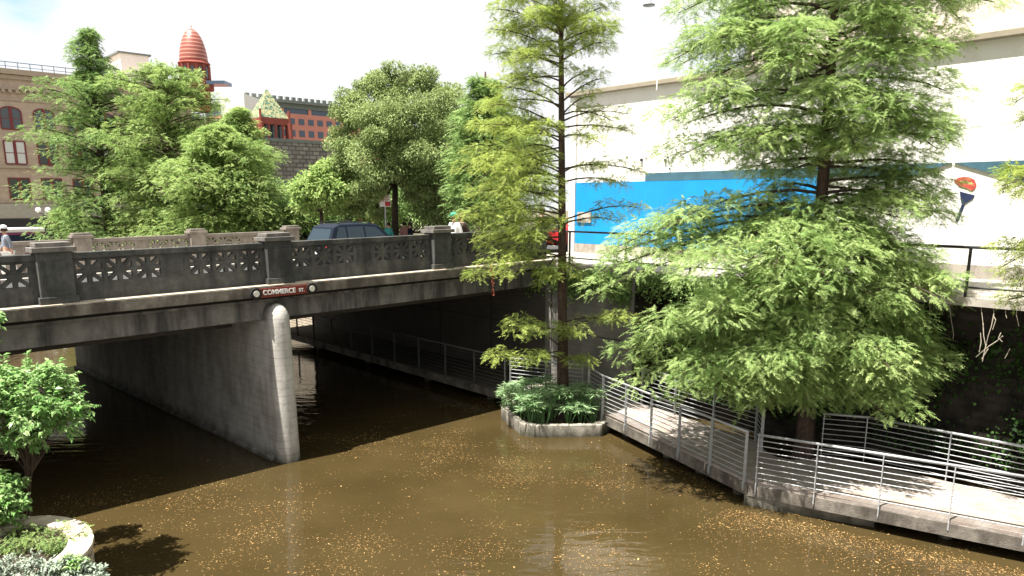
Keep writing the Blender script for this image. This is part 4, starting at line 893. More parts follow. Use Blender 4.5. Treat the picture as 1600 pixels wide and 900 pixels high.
# --- slender cypress in the planter
root = thing('cypress_tree', 'slender bald cypress with a bare straight trunk standing in the planter island', 'tree', W(7.1, -3.1, .3))
bx, by = root.location.x, root.location.y
def tx(z): return bx - .012 * (z - .3) * 1.5
ztop = 15.2
trunk_obj(root, [(tx(z), by, z) for z in (.1, 1.2, 3, 6, 9, 12, ztop)], [.21, .155, .12, .095, .07, .048, .02], M['bark'], flare=1)
cy = Cypress()
def pxz(x, y, dY=0): return at(x, y, by + dY)
spec = [  # attach px y, tip px, depth offset, spread, density
    (560, (772, 562), -.6, .55, .9), (545, (800, 500), .5, .5, .7), (520, (990, 498), -.3, .42, .7), (565, (925, 565), -.8, .35, .6), (520, (820, 520), -1.3, .5, .8), (530, (900, 520), -1.1, .4, .7), (505, (960, 500), .8, .35, .5),
    (400, (735, 425), -.9, .55, 1), (380, (748, 385), -.3, .55, 1), (395, (800, 430), -1.5, .5, 1), (370, (790, 390), .9, .5, .8), (410, (905, 425), -1.0, .32, .7), (395, (845, 440), -1.2, .4, .8),
    (335, (722, 335), -.6, .6, 1.05), (320, (735, 300), .3, .6, 1), (330, (790, 345), -1.5, .55, 1), (310, (768, 300), 1.3, .55, .9), (345, (820, 370), -1.6, .5, 1), (345, (1000, 325), -.4, .3, .6), (350, (960, 345), -.9, .28, .5),
    (280, (718, 262), -.4, .6, 1), (265, (740, 235), .6, .55, .95), (270, (790, 270), -1.4, .55, 1), (290, (812, 300), -1.7, .5, 1), (265, (1003, 268), -.3, .4, .75), (285, (975, 290), .5, .35, .7), (270, (940, 262), -1.1, .3, .5),
    (215, (742, 195), -.3, .55, 1), (200, (765, 165), .5, .5, .85), (222, (790, 220), -1.4, .5, 1), (205, (820, 195), 1.3, .45, .8), (190, (980, 178), -.6, .5, .95), (200, (985, 205), .2, .42, .85), (215, (940, 225), -1.3, .35, .6), (180, (925, 150), .5, .3, .6),
    (170, (775, 135), -.4, .38, .55), (150, (800, 122), .6, .35, .45), (160, (945, 122), -.3, .34, .6), (140, (920, 108), .5, .3, .45),
    (100, (770, 85), -.3, .5, .9), (90, (766, 45), .3, .5, .85), (105, (800, 100), -1.3, .45, .9), (80, (955, 45), -.2, .48, .95), (95, (945, 65), -.8, .45, .9), (85, (900, 75), -1.2, .4, .8), (90, (830, 70), 1.1, .42, .8), (70, (905, 55), 1.1, .4, .8),
    (55, (775, 15), -.3, .45, .9), (45, (945, 10), -.4, .45, .9), (40, (800, -10), .6, .45, .85), (50, (840, 20), -1.1, .4, .9), (45, (900, 15), -1.0, .4, .9), (20, (790, -50), 0, .45, .9), (10, (940, -45), .2, .45, .9)]
for (ya, tip, dy, spd, de) in spec:
    za = at(880, ya, by)[2]; cy.branch((tx(za), by, za), pxz(*tip, dy), spd * .95, de, sl=.19, r0=.024, inner=.3, puffs=4, pn=70, pr=.76)
for (ya, tip, dy, spd, de) in [(30, (868, 35), -1.0, .5, 1), (70, (850, 75), -1.1, .5, 1), (110, (880, 110), -.9, .42, .8), (60, (895, 30), -.9, .45, 1), (140, (850, 150), -1.0, .4, .7), (210, (850, 210), -1.4, .5, .9), (250, (830, 250), -1.3, .5, 1), (300, (845, 320), -1.3, .45, .9), (350, (840, 350), -1.4, .45, .9), (430, (850, 430), -.9, .35, .7), (250, (765, 285), .2, .55, 1), (350, (760, 360), -.6, .55, 1), (230, (735, 290), -.8, .55, 1), (400, (770, 410), -1.0, .5, 1), (120, (790, 140), -.5, .4, .7), (180, (960, 190), -.9, .45, .9), (550, (840, 560), -1.2, .4, .8)]:
    za = at(880, ya, by)[2]; cy.branch((tx(za), by, za), pxz(*tip, dy), spd * .85, de * .7, sl=.19, r0=.02, inner=.3, puffs=3, pn=62, pr=.76)
for i, z in enumerate(np.arange(5.2, 11.2, .62)):
    q = N * rng.uniform(1.7, 2.9 if z > 5.8 else 2.3) + B * rng.uniform(-.8, .6); cy.branch((tx(z), by, z), (tx(z) + q[0], by + q[1], z + .15), .5, .9, sl=.19, r0=.022, inner=.25)
for z in np.arange(10.5, ztop, .22):
    a = rng.uniform(0, 6.28); r_ = 1.9 * (1 - (z - 10.5) / (ztop - 10.0)); cy.branch((tx(z), by, z), (tx(z) + r_ * math.cos(a), by + r_ * math.sin(a), z + .1), .4, .8, sl=.2, r0=.02)
cy.finish(root, M['leafB'], K=6, wd=.017)

# --- big cypress at the right
root = thing('cypress_tree', 'large bushy bald cypress with feathery light green tiers overhanging the walkway', 'tree', W(8.35, -9.75, .2))
bx, by = root.location.x, root.location.y
def tx(z): return bx - .012 * z
ztop = 16.5
trunk_obj(root, [(tx(z), by, z) for z in (.0, 1.2, 3, 6, 9, 12, ztop)], [.26, .2, .16, .125, .095, .06, .02], M['bark'], flare=1)
cy = Cypress()
left = [(0, 215), (60, 225), (110, 215), (150, 190), (190, 205), (235, 190), (265, 120), (320, 110), (345, 190), (380, 290), (430, 325), (470, 305), (520, 255), (560, 265), (600, 262), (640, 185)]
right = [(0, 230), (50, 235), (100, 175), (150, 200), (190, 225), (240, 200), (300, 205), (350, 165), (400, 165), (450, 222), (500, 195), (550, 225), (600, 225), (640, 175)]
ppm = 1170 / by
rgt = np.random.default_rng(11)
ylv = 622.0; i = 0
while ylv > -420:
    z = 6.4 - (ylv - HY) / ppm
    az = (i * 2.39996 + rgt.normal(0, .25)) % (2 * math.pi)
    cz, sz_ = math.cos(az), math.sin(az)
    yy = max(0, ylv)
    Lr = lerp(left, yy) / ppm if cz < 0 else lerp(right, yy) / ppm
    Ld = 3.0 if sz_ > 0 else (2.9 if ylv > 330 else 2.1)
    if ylv < 0: k = max(.1, 1 + (ylv) / 430); Lr *= k; Ld *= k
    R = 1 / math.sqrt((cz / Lr) ** 2 + (sz_ / Ld) ** 2)
    tier = .80 + .2 * math.sin(z * 4.1 + cz) + rgt.normal(0, .06); R *= tier
    low = ylv > 600
    tip = (tx(z) + R * cz, by + R * sz_, z - (.25 if not low else .05) * R * .3 + rgt.normal(0, .12))
    zat = min(z + .15 * R, ztop - .1) if ylv > 330 else z - .05
    if (262 < ylv < 335 and cz < .35 and sz_ < .3) or (120 < ylv < 165 and abs(cz) < .6 and sz_ < 0) or (15 < ylv < 50 and sz_ < -.2 and abs(cz) < .7): ylv -= 5.8; i += 1; continue
    cy.branch((tx(zat), by, zat), tip, .62 if ylv > 330 else .55, 1.0, sl=.21, r0=.04, inner=.33 if sz_ < 0 and ylv < 330 else .2)
    ylv -= 4.3 if ylv > 330 else (5.8 if ylv > 0 else 10); i += 1
ex = [((933, 430), -.5), ((945, 450), -1), ((940, 400), 0), ((965, 385), -.6), ((1000, 365), .3), ((1040, 355), -.8), ((1005, 520), -1.2), ((990, 560), -.9), ((1000, 595), -1), ((1050, 592), -1.8), ((1110, 606), -2), ((1180, 608), -2.2), ((1250, 612), -2.1), ((1330, 606), -2),
      ((1400, 590), -1.6), ((1440, 580), -1.2), ((1490, 470), -.6), ((1475, 450), -1), ((1490, 590), .3), ((1485, 560), -.2), ((1430, 520), -1.4), ((1400, 430), -1.4), ((1045, 190), -.5), ((1040, 100), -.2), ((1060, 20), .2), ((1060, 245), -.4), ((1490, 205), -.3), ((1500, 30), .2), ((1470, 300), -.5), ((1430, 330), -.8),
      ((1480, 8), -.6), ((1450, 200), -1), ((1080, 150), -1.1), ((1120, 60), -1.2), ((1150, 230), -1.5), ((1380, 150), -1.5), ((1400, 50), -1.2), ((1200, 110), -1.6), ((1340, 235), -1.7), ((1215, 375), -1.6), ((1130, 390), -2), ((1060, 440), -1.8), ((1100, 500), -2.2), ((1200, 450), -2.5), ((1300, 400), -2.3), ((1380, 480), -2.1), ((1200, 628), -1.5), ((1262, 634), -1.4), ((1320, 630), -1.3), ((1235, 622), -.8), ((1290, 622), -.7), ((1385, 622), -.6), ((1430, 612), -.3), ((1150, 622), -1.2), ((1280, 530), -2.6), ((1350, 565), -2.4), ((1180, 570), -2.6), ((1250, 575), -2.6)]
for (x, y), dy in ex:
    tip = at(x, y, by + dy); za = min(ztop, tip[2] + .35 + rgt.uniform(0, .4)); za = max(za, 2.15)
    cy.branch((tx(za), by, za), tip, .6, 1.05, sl=.21, r0=.035, inner=.4)
cy.finish(root, M['leafA'], K=8, wd=.018, droop=.28, rel=.46)

# --- tree whose branch ends enter at the right edge
root = thing('cypress_tree', 'cypress branches hanging in at the right edge before the white wall', 'tree', (11.7, 13.2, .4))
cy = Cypress(); bx, by = 11.7, 13.2
trunk_obj(root, [(bx, by, z) for z in (.2, 3, 6, 9, 13)], [.3, .22, .18, .14, .03], M['bark'], flare=1)
for (x, y, Y, za) in ((1585, 160, 13.2, 9), (1594, 190, 13.4, 8.6), (1566, 290, 13, 7.4), (1578, 275, 13.3, 7.5), (1560, 420, 13, 6.2), (1570, 395, 13.4, 6.3), (1590, 300, 13.1, 7.2), (1590, 440, 13.1, 6.0)):
    cy.branch((bx, by, za), at(x, y, Y), .3, 1.0, sl=.2, r0=.025, inner=.2)
for z in np.arange(4.2, 12.5, .17):
    a = rng.uniform(0, 6.28); r_ = (2.3 if math.cos(a) < 0 else 3.2) * min(1, 1.25 - (z - 4) / 10); cy.branch((bx, by, z), (bx + r_ * math.cos(a), by + r_ * math.sin(a), z), .5, .9, sl=.24, r0=.03)
cy.finish(root, M['leafB'], K=5, wd=.018)

# --- distant cypresses beyond the bridge
def far_cypress(px, Y, ytop, ybot, hw, m, label, sp=.9, n=110, zbase=1.4, lean=0, gappy=.2, top_taper=.55, seed=1, dens=.75, prof=None):
    g = np.random.default_rng(seed); p = at(px, 360, Y); ztop = at(px, ytop, Y)[2]; z0 = at(px, ybot, Y)[2]
    root = thing('cypress_tree', label, 'tree', (p[0], p[1], zbase), 'cypress trees beyond the bridge')
    trunk_obj(root, [(p[0], p[1], zbase - .2), (p[0], p[1], (zbase + ztop) / 2), (p[0], p[1], ztop)], [.32, .2, .03], M['bark'])
    cy = Cypress(); q = 1170 / Y
    for i in range(n):
        f = (i + g.uniform(0, 1)) / n; z = z0 + (ztop - z0) * f; az = i * 2.39996 + g.normal(0, .3)
        k = 1.0 if f < 1 - top_taper else max(.08, ((1 - f) / top_taper) ** .75)
        R = (lerp(prof, ybot + (ytop - ybot) * f) if prof else hw * k) / q * (1 - gappy / 2 + gappy * math.sin(z * 2.3 + az) + g.normal(0, .08))
        cy.branch((p[0], p[1], z - .1 * R), (p[0] + R * math.cos(az), p[1] + R * math.sin(az), z + .1 * R * (1 if f > .3 else -1)), sp * max(.35, k), dens * (.55 if f > .82 and gappy > .25 else 1), sl=.30, r0=.05, inner=.1, tw=max(5, int(8 * k)), puffs=4, pn=42, pr=.95)
    cy.finish(root, m, K=4, wd=.05, rel=.5)
far_cypress(170, 48, 45, 375, 108, M['leafD'], 'tallest dark pointed cypress beyond the bridge before the beige brick building', n=170, top_taper=.7, gappy=.3, seed=2, prof=[(45, 4), (60, 13), (75, 18), (85, 26), (100, 30), (115, 33), (130, 56), (150, 80), (200, 92), (280, 104), (375, 104)])
far_cypress(278, 46, 110, 375, 100, M['leafF'], 'broad cypress beyond the bridge below the striped dome', n=170, seed=3, prof=[(110, 40), (122, 66), (145, 82), (200, 92), (375, 96)])
far_cypress(352, 41, 200, 372, 92, M['leafF'], 'yellow green cypress beyond the bridge with a low rounded crown', n=150, top_taper=.6, seed=4, zbase=1.4, prof=[(200, 12), (215, 36), (245, 64), (280, 88), (372, 108)])
far_cypress(386, 44, 172, 340, 50, M['leafF'], 'small cypress beyond the bridge before the green pyramid roof', n=80, seed=8, zbase=1.4, prof=[(172, 6), (190, 22), (230, 42), (340, 60)])
far_cypress(760, 31, 112, 350, 52, M['leafD'], 'narrow pointed cypress right of the oak behind the bridge end', n=80, zbase=4.2, seed=5)

# --- broadleaf trees
def broad(root, c, rad, n, ls, m, clumps=60, seed=1, flat=.8, shell=.55, wr=.5, trunk=None, tr=.25, tm=None, cs=.34, skirt=0.0):
    """crown made of leaf clumps carried on limbs; leaves fill each clump unevenly"""
    g = np.random.default_rng(seed); c = V3(c); rad = V3(rad); wood = MB()
    dirs = unit(g.normal(0, 1, (clumps, 3))); rr = g.uniform(shell, 1, clumps) ** .7; dirs[:, 2] = np.where(dirs[:, 2] < -.55, -dirs[:, 2] * .6, dirs[:, 2])
    cen = c + dirs * rad * rr[:, None] * (1 - cs * .6)
    per = n // clumps; PP = []; DD = []
    for i in range(clumps):
        r = rad.mean() * cs * g.uniform(.65, 1.25); u = unit(g.normal(0, 1, (per, 3))); k = g.uniform(.25, 1, (per, 1)) ** .6
        PP.append(cen[i] + u * k * r * np.array([1, 1, flat])); DD.append(u + g.normal(0, .6, (per, 3)) + np.array([0, 0, -.35]))
        if trunk is not None:
            a = V3(trunk[-1]); e = cen[i]; mid = a + (e - a) * .5 + V3((0, 0, -.1 * np.linalg.norm(e - a))); wood.tube([a, mid, e], [tr * .35, tr * .2, tr * .06], 5, cap=False)
    P, D = np.concatenate(PP), np.concatenate(DD); v, t = leaves(P, D, g.uniform(.7, 1.3, len(P)) * ls, wr)
    tri_mesh('crown', v, 4, t, m, root)
    if trunk is not None:
        trunk_obj(root, trunk, list(np.linspace(tr, tr * .6, len(trunk))), tm or M['oak_bark']); wood.build('limbs', tm or M['oak_bark'], root)
def broad_lobes(root, lobes, Y, n, ls, m, seed, trunk, tr):
    g = np.random.default_rng(seed); PP = []; DD = []; wood = MB(); tot = sum(l[2] ** 2 for l in lobes)
    for x, y, rp_, dy in lobes:
        c = at(x, y, Y + dy); R = rp_ * Y / 1170; nc = 11; a = V3(trunk[-1]); mid = a + (c - a) * .5 + V3((0, 0, -.08 * np.linalg.norm(c - a))); wood.tube([a, mid, c], [tr * .5, tr * .3, tr * .1], 5, cap=False)
        for i in range(nc):
            d = unit(g.normal(0, 1, 3)); cc_ = c + d * R * g.uniform(.45, .95) * V3((1, 1, .85)); r = R * g.uniform(.34, .6); k = int(n * rp_ ** 2 / tot / nc); u = unit(g.normal(0, 1, (k, 3)))
            PP.append(cc_ + u * g.uniform(.2, 1, (k, 1)) ** .6 * r * np.array([1, 1, .7])); DD.append(u + g.normal(0, .6, (k, 3)) + np.array([0, 0, -.45])); wood.tube([c, cc_], [tr * .1, tr * .04], 4, cap=False)
    P, D = np.concatenate(PP), np.concatenate(DD); v, t = leaves(P, D, g.uniform(.7, 1.3, len(P)) * ls, .5)
    tri_mesh('crown', v, 4, t, m, root); trunk_obj(root, trunk, list(np.linspace(tr, tr * .6, len(trunk))), M['oak_bark']); wood.build('limbs', M['oak_bark'], root)
p = at(617, 360, 37.5); q = at(617, 275, 37.5)
root = thing('oak_tree', 'rounded grey green oak with dark trunk behind the car and parking sign', 'tree', (p[0], p[1], 3.8))
oaklobes = [(600, 145, 40, 0), (648, 142, 42, .6), (560, 168, 40, -.4), (688, 168, 40, -.5), (540, 205, 34, .5), (590, 200, 50, -2.6), (640, 195, 50, -2.8), (700, 215, 42, -1.2), (556, 245, 42, -1.5), (605, 250, 44, -2.8), (655, 250, 44, -2.6), (712, 262, 34, -.8), (545, 285, 36, -.6), (580, 292, 32, -1.8), (700, 295, 34, -1.2), (672, 290, 30, -2), (620, 225, 50, 2.2), (546, 318, 30, -.5), (590, 322, 24, 1.6), (655, 312, 28, -1.4), (690, 322, 30, -1), (722, 300, 28, -.4), (522, 270, 26, 0), (735, 265, 24, 0), (725, 235, 26, .2), (660, 120, 24, 0), (620, 118, 24, .3), (580, 128, 22, -.4)]
broad_lobes(root, oaklobes, 37.5, 120000, .12, M['leafO'], 21, [(p[0], p[1], 3.6), (p[0], p[1], 5.2), (q[0], q[1], q[2] - .2)], .2)
for i, (x, y, Y, r3, m, lab, nn_) in enumerate([
    (500, 300, 36, (1.5, 1.4, 1.8), 'leafF', 'light green leafy bush beyond the bridge left of the car', 9000),
    (478, 345, 44, (2.2, 2, 2.0), 'leafD', 'green tree low behind the stone building corner', 7000),
    (560, 315, 47, (3.2, 2.6, 3.2), 'leafD', 'dark leafy tree behind and left of the oak', 12000),
    (690, 300, 46, (3.4, 2.6, 4.4), 'leafD', 'dark tree filling the gap right of the oak trunk', 15000),
    (705, 215, 50, (2.6, 2.6, 3.4), 'leafO', 'rounded tree rising behind the right side of the oak', 10000),
    (790, 260, 40, (3.2, 2.4, 3.6), 'leafO', 'grey green tree behind the slender cypress', 13000),
    (108, 350, 52, (1.6, 1.5, 1.6), 'leafF', 'small light green tree beside the bus and globe lamp', 6000),
    (420, 330, 50, (2.6, 2.2, 2.4), 'leafD', 'green bushy tree behind the far parapet near its second pillar', 9000),
    (640, 342, 52, (4.5, 2.5, 2.4), 'leafD', 'dark hedge like tree beneath the oak crown', 11000)]):
    c = at(x, y, Y); root = thing('leafy_tree', lab, 'tree', (c[0], c[1], 1.4 if Y > 43 or x < 300 else 3.6), 'broadleaf trees beyond the bridge')
    broad(root, c, r3, nn_, .2, M[m], clumps=34, seed=40 + i, trunk=[(c[0], c[1], 1.3), (c[0], c[1], c[2] - r3[2] * .5)], tr=.14, cs=.4, shell=.3)

for i, (s_q, t_q, lab) in enumerate(((-10.3, 21, 'unseen leafy tree added on the left bank just beyond the bridge to block sky light'), (-10.5, 28.5, 'unseen leafy tree added on the left bank further beyond the bridge to block sky light'))):
    c = W(s_q + 1.2, t_q, 7.0); root = thing('leafy_tree', lab, 'tree', W(s_q, t_q, 3.5), 'broadleaf trees beyond the bridge')  # out-of-frame trees added to cut the sky light reaching under the bridge
    broad(root, c, (3.6, 3.2, 3.4), 9000, .3, M['leafD'], clumps=34, seed=60 + i, trunk=[tuple(W(s_q, t_q, 3.3)), (c[0], c[1], 5.2)], tr=.2, cs=.4, shell=.3)

# --- low concrete wall at the street corner, seen between pillar and cypress
lw = MB(); a0, a1 = at(722, 370, 33), at(752, 370, 33); lw.box(a0[0], a1[0] + 1.5, 33, 33.3, 3.9, at(735, 355, 33)[2]); o = lw.build('low_wall', M['far_conc']); tag(o, 'low grey concrete wall right of the person in the green cap', 'wall')

# ---------------------------------------------------------------- planter island with umbrella sedges
PL = [(6.25, -1.35), (5.55, -2.95), (5.68, -3.38), (7.1, -4.58), (7.85, -4.35), (7.95, -3.1), (7.05, -1.0)]
pl = thing('planter_island', 'low concrete planter kerb standing in the river around the slender cypress', 'planter', W(6.8, -3, 0))
cen = np.mean([W(s, t, 0) for s, t in PL], 0); outer = [W(s, t, 0) for s, t in PL]; inner = [cen + (p - cen) * .84 for p in outer]
for i in range(len(PL)):
    j = (i + 1) % len(PL); b_ = MB()
    oa, ob_, ia, ib = outer[i], outer[j], inner[i], inner[j]; g = .006
    oa2, ob2 = oa + (ob_ - oa) * g, ob_ + (oa - ob_) * g; ia2, ib2 = ia + (ib - ia) * g, ib + (ia - ib) * g
    b_.hexa([(*p[:2], z) for z in (-1.5, .35) for p in (oa2, ob2, ib2, ia2)]); b_.build('kerb_stone', M['kerb'], pl, bevel=.025)
b_ = MB(); b_.prism([p for p in [cen + (q - cen) * .845 for q in outer]], -1.4, .27); b_.build('soil', M['soil'], pl)
def sedge(seed):
    g = np.random.default_rng(seed); r = thing('umbrella_sedge', '', 'plant', (0, 0, 0), 'umbrella sedges crowding the planter')
    st_ = MB(); P = []; D = []; Ls = []
    for i in range(7):
        a = g.uniform(0, 6.28); ln = g.uniform(.35, .78); le = g.uniform(.1, .38); e = V3((math.cos(a) * le, math.sin(a) * le, ln)); st_.tube([(e[0] * .15, e[1] * .15, 0), e * V3((.5, .5, .6)), e], .006, 4, cap=False)
        k = 15
        for j in range(k):
            b2 = 2 * math.pi * j / k + g.normal(0, .1); P.append(e); D.append((math.cos(b2), math.sin(b2), g.uniform(-.25, .35))); Ls.append(g.uniform(.15, .25))
    v, t = leaves(np.array(P), np.array(D), np.array(Ls), wr=.13, fold=.03); tri_mesh('leaf_heads', v, 4, t, M['leafP'], r); st_.build('stems', M['leafP'], r, local=True); return r
protos = [sedge(i) for i in range(4)]
g = np.random.default_rng(5); cnt = 0; used = set()
labs = ['at the water end', 'by the trunk', 'on the kerb edge', 'at the walkway side']
from itertools import product
pts = []
while len(pts) < 40:
    a, b2 = g.uniform(5.5, 8.0), g.uniform(-4.6, -1.0); p = W(a, b2, 0)
    ok = True
    for i in range(len(PL)):
        q0, q1 = [cen + (q - cen) * .86 for q in (outer[i], outer[(i + 1) % len(PL)])]; e = q1 - q0; cr = e[0] * (p - q0)[1] - e[1] * (p - q0)[0]; c2 = e[0] * (cen - q0)[1] - e[1] * (cen - q0)[0]
        if cr * c2 < 0: ok = False
    if ok and np.hypot(*(p - W(7.1, -3.1, 0))[:2]) > .3 and all(np.hypot(*(p - q)[:2]) > .24 for q in pts): pts.append(p)
pts.append(W(6.18, -1.55, 0))
for i, p in enumerate(pts):
    src = protos[i % 4]; o = src if i < 4 else copy_thing(src, (0, 0, 0)); o.location = (p[0], p[1], .27); o.rotation_euler = (0, 0, float(g.uniform(0, 6.28))); o.scale = (float(g.uniform(1.05, 1.35)),) * 3
    o['label'] = 'umbrella sedge with radiating narrow green leaves in the planter island'

# ---------------------------------------------------------------- ivy, roots and vines on the right walls
def leafy(name, P, D, ls, m, label, cat, wr=.8, kind=None):
    v, t = leaves(P, D, ls, wr); c = P.mean(0); r = bpy.data.objects.new('tmp', None); r.location = c
    o = tri_mesh(name, v - c, 4, t, m, None); o.location = c; bpy.data.objects.remove(r); tag(o, label, cat, kind=kind); return o
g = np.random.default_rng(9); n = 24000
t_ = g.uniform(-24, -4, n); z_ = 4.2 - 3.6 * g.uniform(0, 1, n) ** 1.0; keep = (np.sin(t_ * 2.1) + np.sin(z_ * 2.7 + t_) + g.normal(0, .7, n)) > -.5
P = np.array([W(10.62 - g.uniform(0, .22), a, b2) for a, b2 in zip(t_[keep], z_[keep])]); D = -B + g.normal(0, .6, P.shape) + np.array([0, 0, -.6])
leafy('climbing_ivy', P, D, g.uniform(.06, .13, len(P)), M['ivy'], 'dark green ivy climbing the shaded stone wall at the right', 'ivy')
n = 5200; t_ = g.uniform(-3.9, .5, n); z_ = 4.35 - np.abs(g.normal(0, .28, n)) - (.25 * np.sin(t_ * 3) + .25) * g.uniform(0, 1, n)
P = np.array([W(9.18 - abs(g.normal(0, .14)), a, b2) for a, b2 in zip(t_, z_)]); D = -B + g.normal(0, .6, P.shape) + np.array([0, 0, -.6])
leafy('trailing_ivy', P, D, g.uniform(.06, .12, len(P)), M['leafD'], 'green ivy spilling over the top of the concrete abutment wall', 'ivy')
n = 3600; t_ = -3.95 - g.uniform(0, 5.5, n); z_ = 4.40 - np.abs(g.normal(0, .35, n))
P = np.array([W(9.45 - abs(g.normal(0, .16)), a, b2) for a, b2 in zip(t_, z_)]); D = -B + g.normal(0, .6, P.shape) + np.array([0, 0, -.6])
leafy('hanging_ivy', P, D, g.uniform(.05, .11, len(P)), M['leafD'], 'green ivy hanging from the pavement edge behind the big cypress', 'ivy')
b_ = MB(); sp_ = 9.7
def rp(x, y, s=9.55):
    r = ray(x, y); Pp = W(s, 0, 0); k = ((Pp - EYE) @ B) / (r @ B); return EYE + r * k
for pth in ([(1553, 490), (1549, 510), (1544, 525), (1541, 538)], [(1536, 505), (1537, 525), (1540, 540)], [(1567, 525), (1556, 534), (1545, 541), (1534, 550), (1525, 558)], [(1541, 538), (1538, 550), (1535, 565)], [(1530, 550), (1533, 535), (1532, 520)], [(1552, 494), (1556, 500), (1551, 515)], [(1564, 520), (1560, 528), (1566, 534)], [(1544, 545), (1537, 556), (1534, 561)]):
    b_.tube([rp(x, y) for x, y in pth], [.011, .009, .007, .004][:len(pth)] if len(pth) < 5 else [.011, .009, .008, .006, .004], 5)
for pth in ([(1553, 490), (1552, 475), (1555, 462)], [(1536, 505), (1533, 480), (1536, 463)]): b_.tube([rp(x, y) for x, y in pth], .007, 4)
o = b_.build('hanging_root', M['root']); tag(o, 'forked bundle of pale dry roots hanging from the pavement edge', 'root')
for i, pth in enumerate(([(1452, 462), (1453, 500), (1459, 506)], [(1483, 463), (1485, 492), (1490, 522), (1489, 530)], [(1590, 465), (1588, 492), (1592, 510)], [(1572, 466), (1571, 490), (1573, 497)], [(1578, 545), (1574, 553), (1570, 560)])):
    b_ = MB(); b_.tube([rp(x, y) for x, y in pth], .006, 4); o = b_.build('hanging_root', M['root']); tag(o, ['short pale root hanging leftmost, close to the big cypress', 'thin pale root hanging left of the forked roots', 'thin pale root hanging nearest the right edge', 'short pale root hanging just right of the forked roots', 'tiny pale root tip low right of the forked roots'][i], 'root', 'thin roots hanging from the pavement')
b_ = MB(); g = np.random.default_rng(2)
for s0_ in (6.75, 6.85):
    p = W(s0_, -.36, 4.5); path = [p]
    for i in range(10): p = p + V3((g.normal(0, .03), g.normal(0, .02), -.09)); path.append(p)
    b_.tube(path, .004, 4)
    for q in path:
        for _ in range(3): b_.tube([q, q + g.normal(0, .025, 3)], .0055, 4)
o = b_.build('trailing_vine', M['vine']); tag(o, 'thin reddish vine strands trailing over the bridge cornice beside the slender cypress', 'vine')

# ---------------------------------------------------------------- bottom left: stone planter and shrubs
cs_, ct_ = -6.45, -4.35
lpn = thing('stone_planter', 'curved limestone planter wall with a flat cap at the lower left', 'planter', W(cs_, ct_, 0))
arc = [(-9.2, -3.0), (-7.2, -3.05)] + [(cs_ + .95 * math.cos(a) , ct_ + 1.25 * math.sin(a)) for a in np.linspace(math.pi * .62, -math.pi * .45, 16)] + [(-7.4, -5.75), (-9.2, -5.9)]
cc_ = W(-7.1, -4.4, 0)
outr = [W(s, t, 0) for s, t in arc]; inr = [W(s + (cs_ - .6 - s) * .19, t + (ct_ - t) * .22, 0) for s, t in arc]; k = len(arc)
def ringwall(b, A, C, z0, z1):
    n = len(A); vs = [(*p[:2], z0) for p in A] + [(*p[:2], z1) for p in A] + [(*p[:2], z0) for p in C] + [(*p[:2], z1) for p in C]; fs = []
    for i in range(n - 1): fs += [(i, i + 1, n + i + 1, n + i), (2 * n + i + 1, 2 * n + i, 3 * n + i, 3 * n + i + 1), (n + i, n + i + 1, 3 * n + i + 1, 3 * n + i), (i + 1, i, 2 * n + i, 2 * n + i + 1)]
    fs += [(0, n, 3 * n, 2 * n), (n - 1, 3 * n - 1, 4 * n - 1, 2 * n - 1)]; b.add(vs, fs)
b_ = MB(); ringwall(b_, outr, inr, -1.5, 1.12); b_.build('wall', M['palestone'], lpn)
cap_o = [p + (p - cc_) * .02 for p in outr]; cap_i = [p - (p - cc_) * .02 for p in inr]
b_ = MB(); ringwall(b_, cap_o, cap_i, 1.121, 1.2); b_.build('cap_stone', M['slab'], lpn, bevel=.01)
b_ = MB(); b_.prism([p for p in inr], .2, 1.0); b_.build('soil', M['soil'], lpn)

def shrub(name, label, cat, c, rad, n, ls, m, seed, base, wr=.42, clumps=40, stems=5, cs=.33):
    g = np.random.default_rng(seed); root = thing(name, label, cat, base)
    c = V3(c); rad = V3(rad); dirs = unit(g.normal(0, 1, (clumps, 3))); dirs[:, 2] = np.abs(dirs[:, 2] + .25) * np.sign(dirs[:, 2] + .45); cen_ = c + dirs * rad * (g.uniform(.3, 1, clumps) ** .5)[:, None] * .8
    P = []; D = []; wd = MB(); base = V3(base); tops = []
    for i in range(clumps):
        stem_top = base + (c - base) * .55 + g.normal(0, .1, 3); 
        if i % 8 == 0: tops.append(stem_top); wd.tube([base + g.normal(0, .09, 3) * V3((1, 1, 0)), stem_top, cen_[i]], [.013, .009, .004], 5, cap=False)
        else: wd.tube([tops[int(g.integers(len(tops)))], cen_[i]], [.009, .004], 4, cap=False)
        for tw in range(9):
            d = unit(g.normal(0, 1, 3) + (cen_[i] - c) * 1.2 + V3((0, 0, .3))); ln = rad.mean() * cs * g.uniform(.7, 1.3); k = max(4, n // clumps // 9)
            f = g.uniform(.1, 1, (k, 1)); P.append(cen_[i] + d * f * ln); sdv = unit(np.cross(d, (0, 0, 1.0)) + 1e-6); D.append(d * .7 + sdv * g.choice([-1, 1], (k, 1)) * .8 + g.normal(0, .25, (k, 3)) + np.array([0, 0, -.45]))
            wd.tube([cen_[i], cen_[i] + d * ln], [.004, .002], 3, cap=False)
    P, D = np.concatenate(P), np.concatenate(D); v, t = leaves(P, D, g.uniform(.7, 1.3, len(P)) * ls, wr); tri_mesh('foliage', v, 4, t, m, root); wd.build('stems', M['twig'], root); return root
base = at(38, 800, 11.6)
shrub('leafy_shrub', 'bright green broadleaf shrub on bare stems above the stone planter', 'shrub', at(45, 645, 11.7), (1.0, .85, .66), 8200, .105, M['leafS'], 3, (base[0], base[1], 1.0), clumps=48, cs=.36)
base = at(5, 840, 11.2)
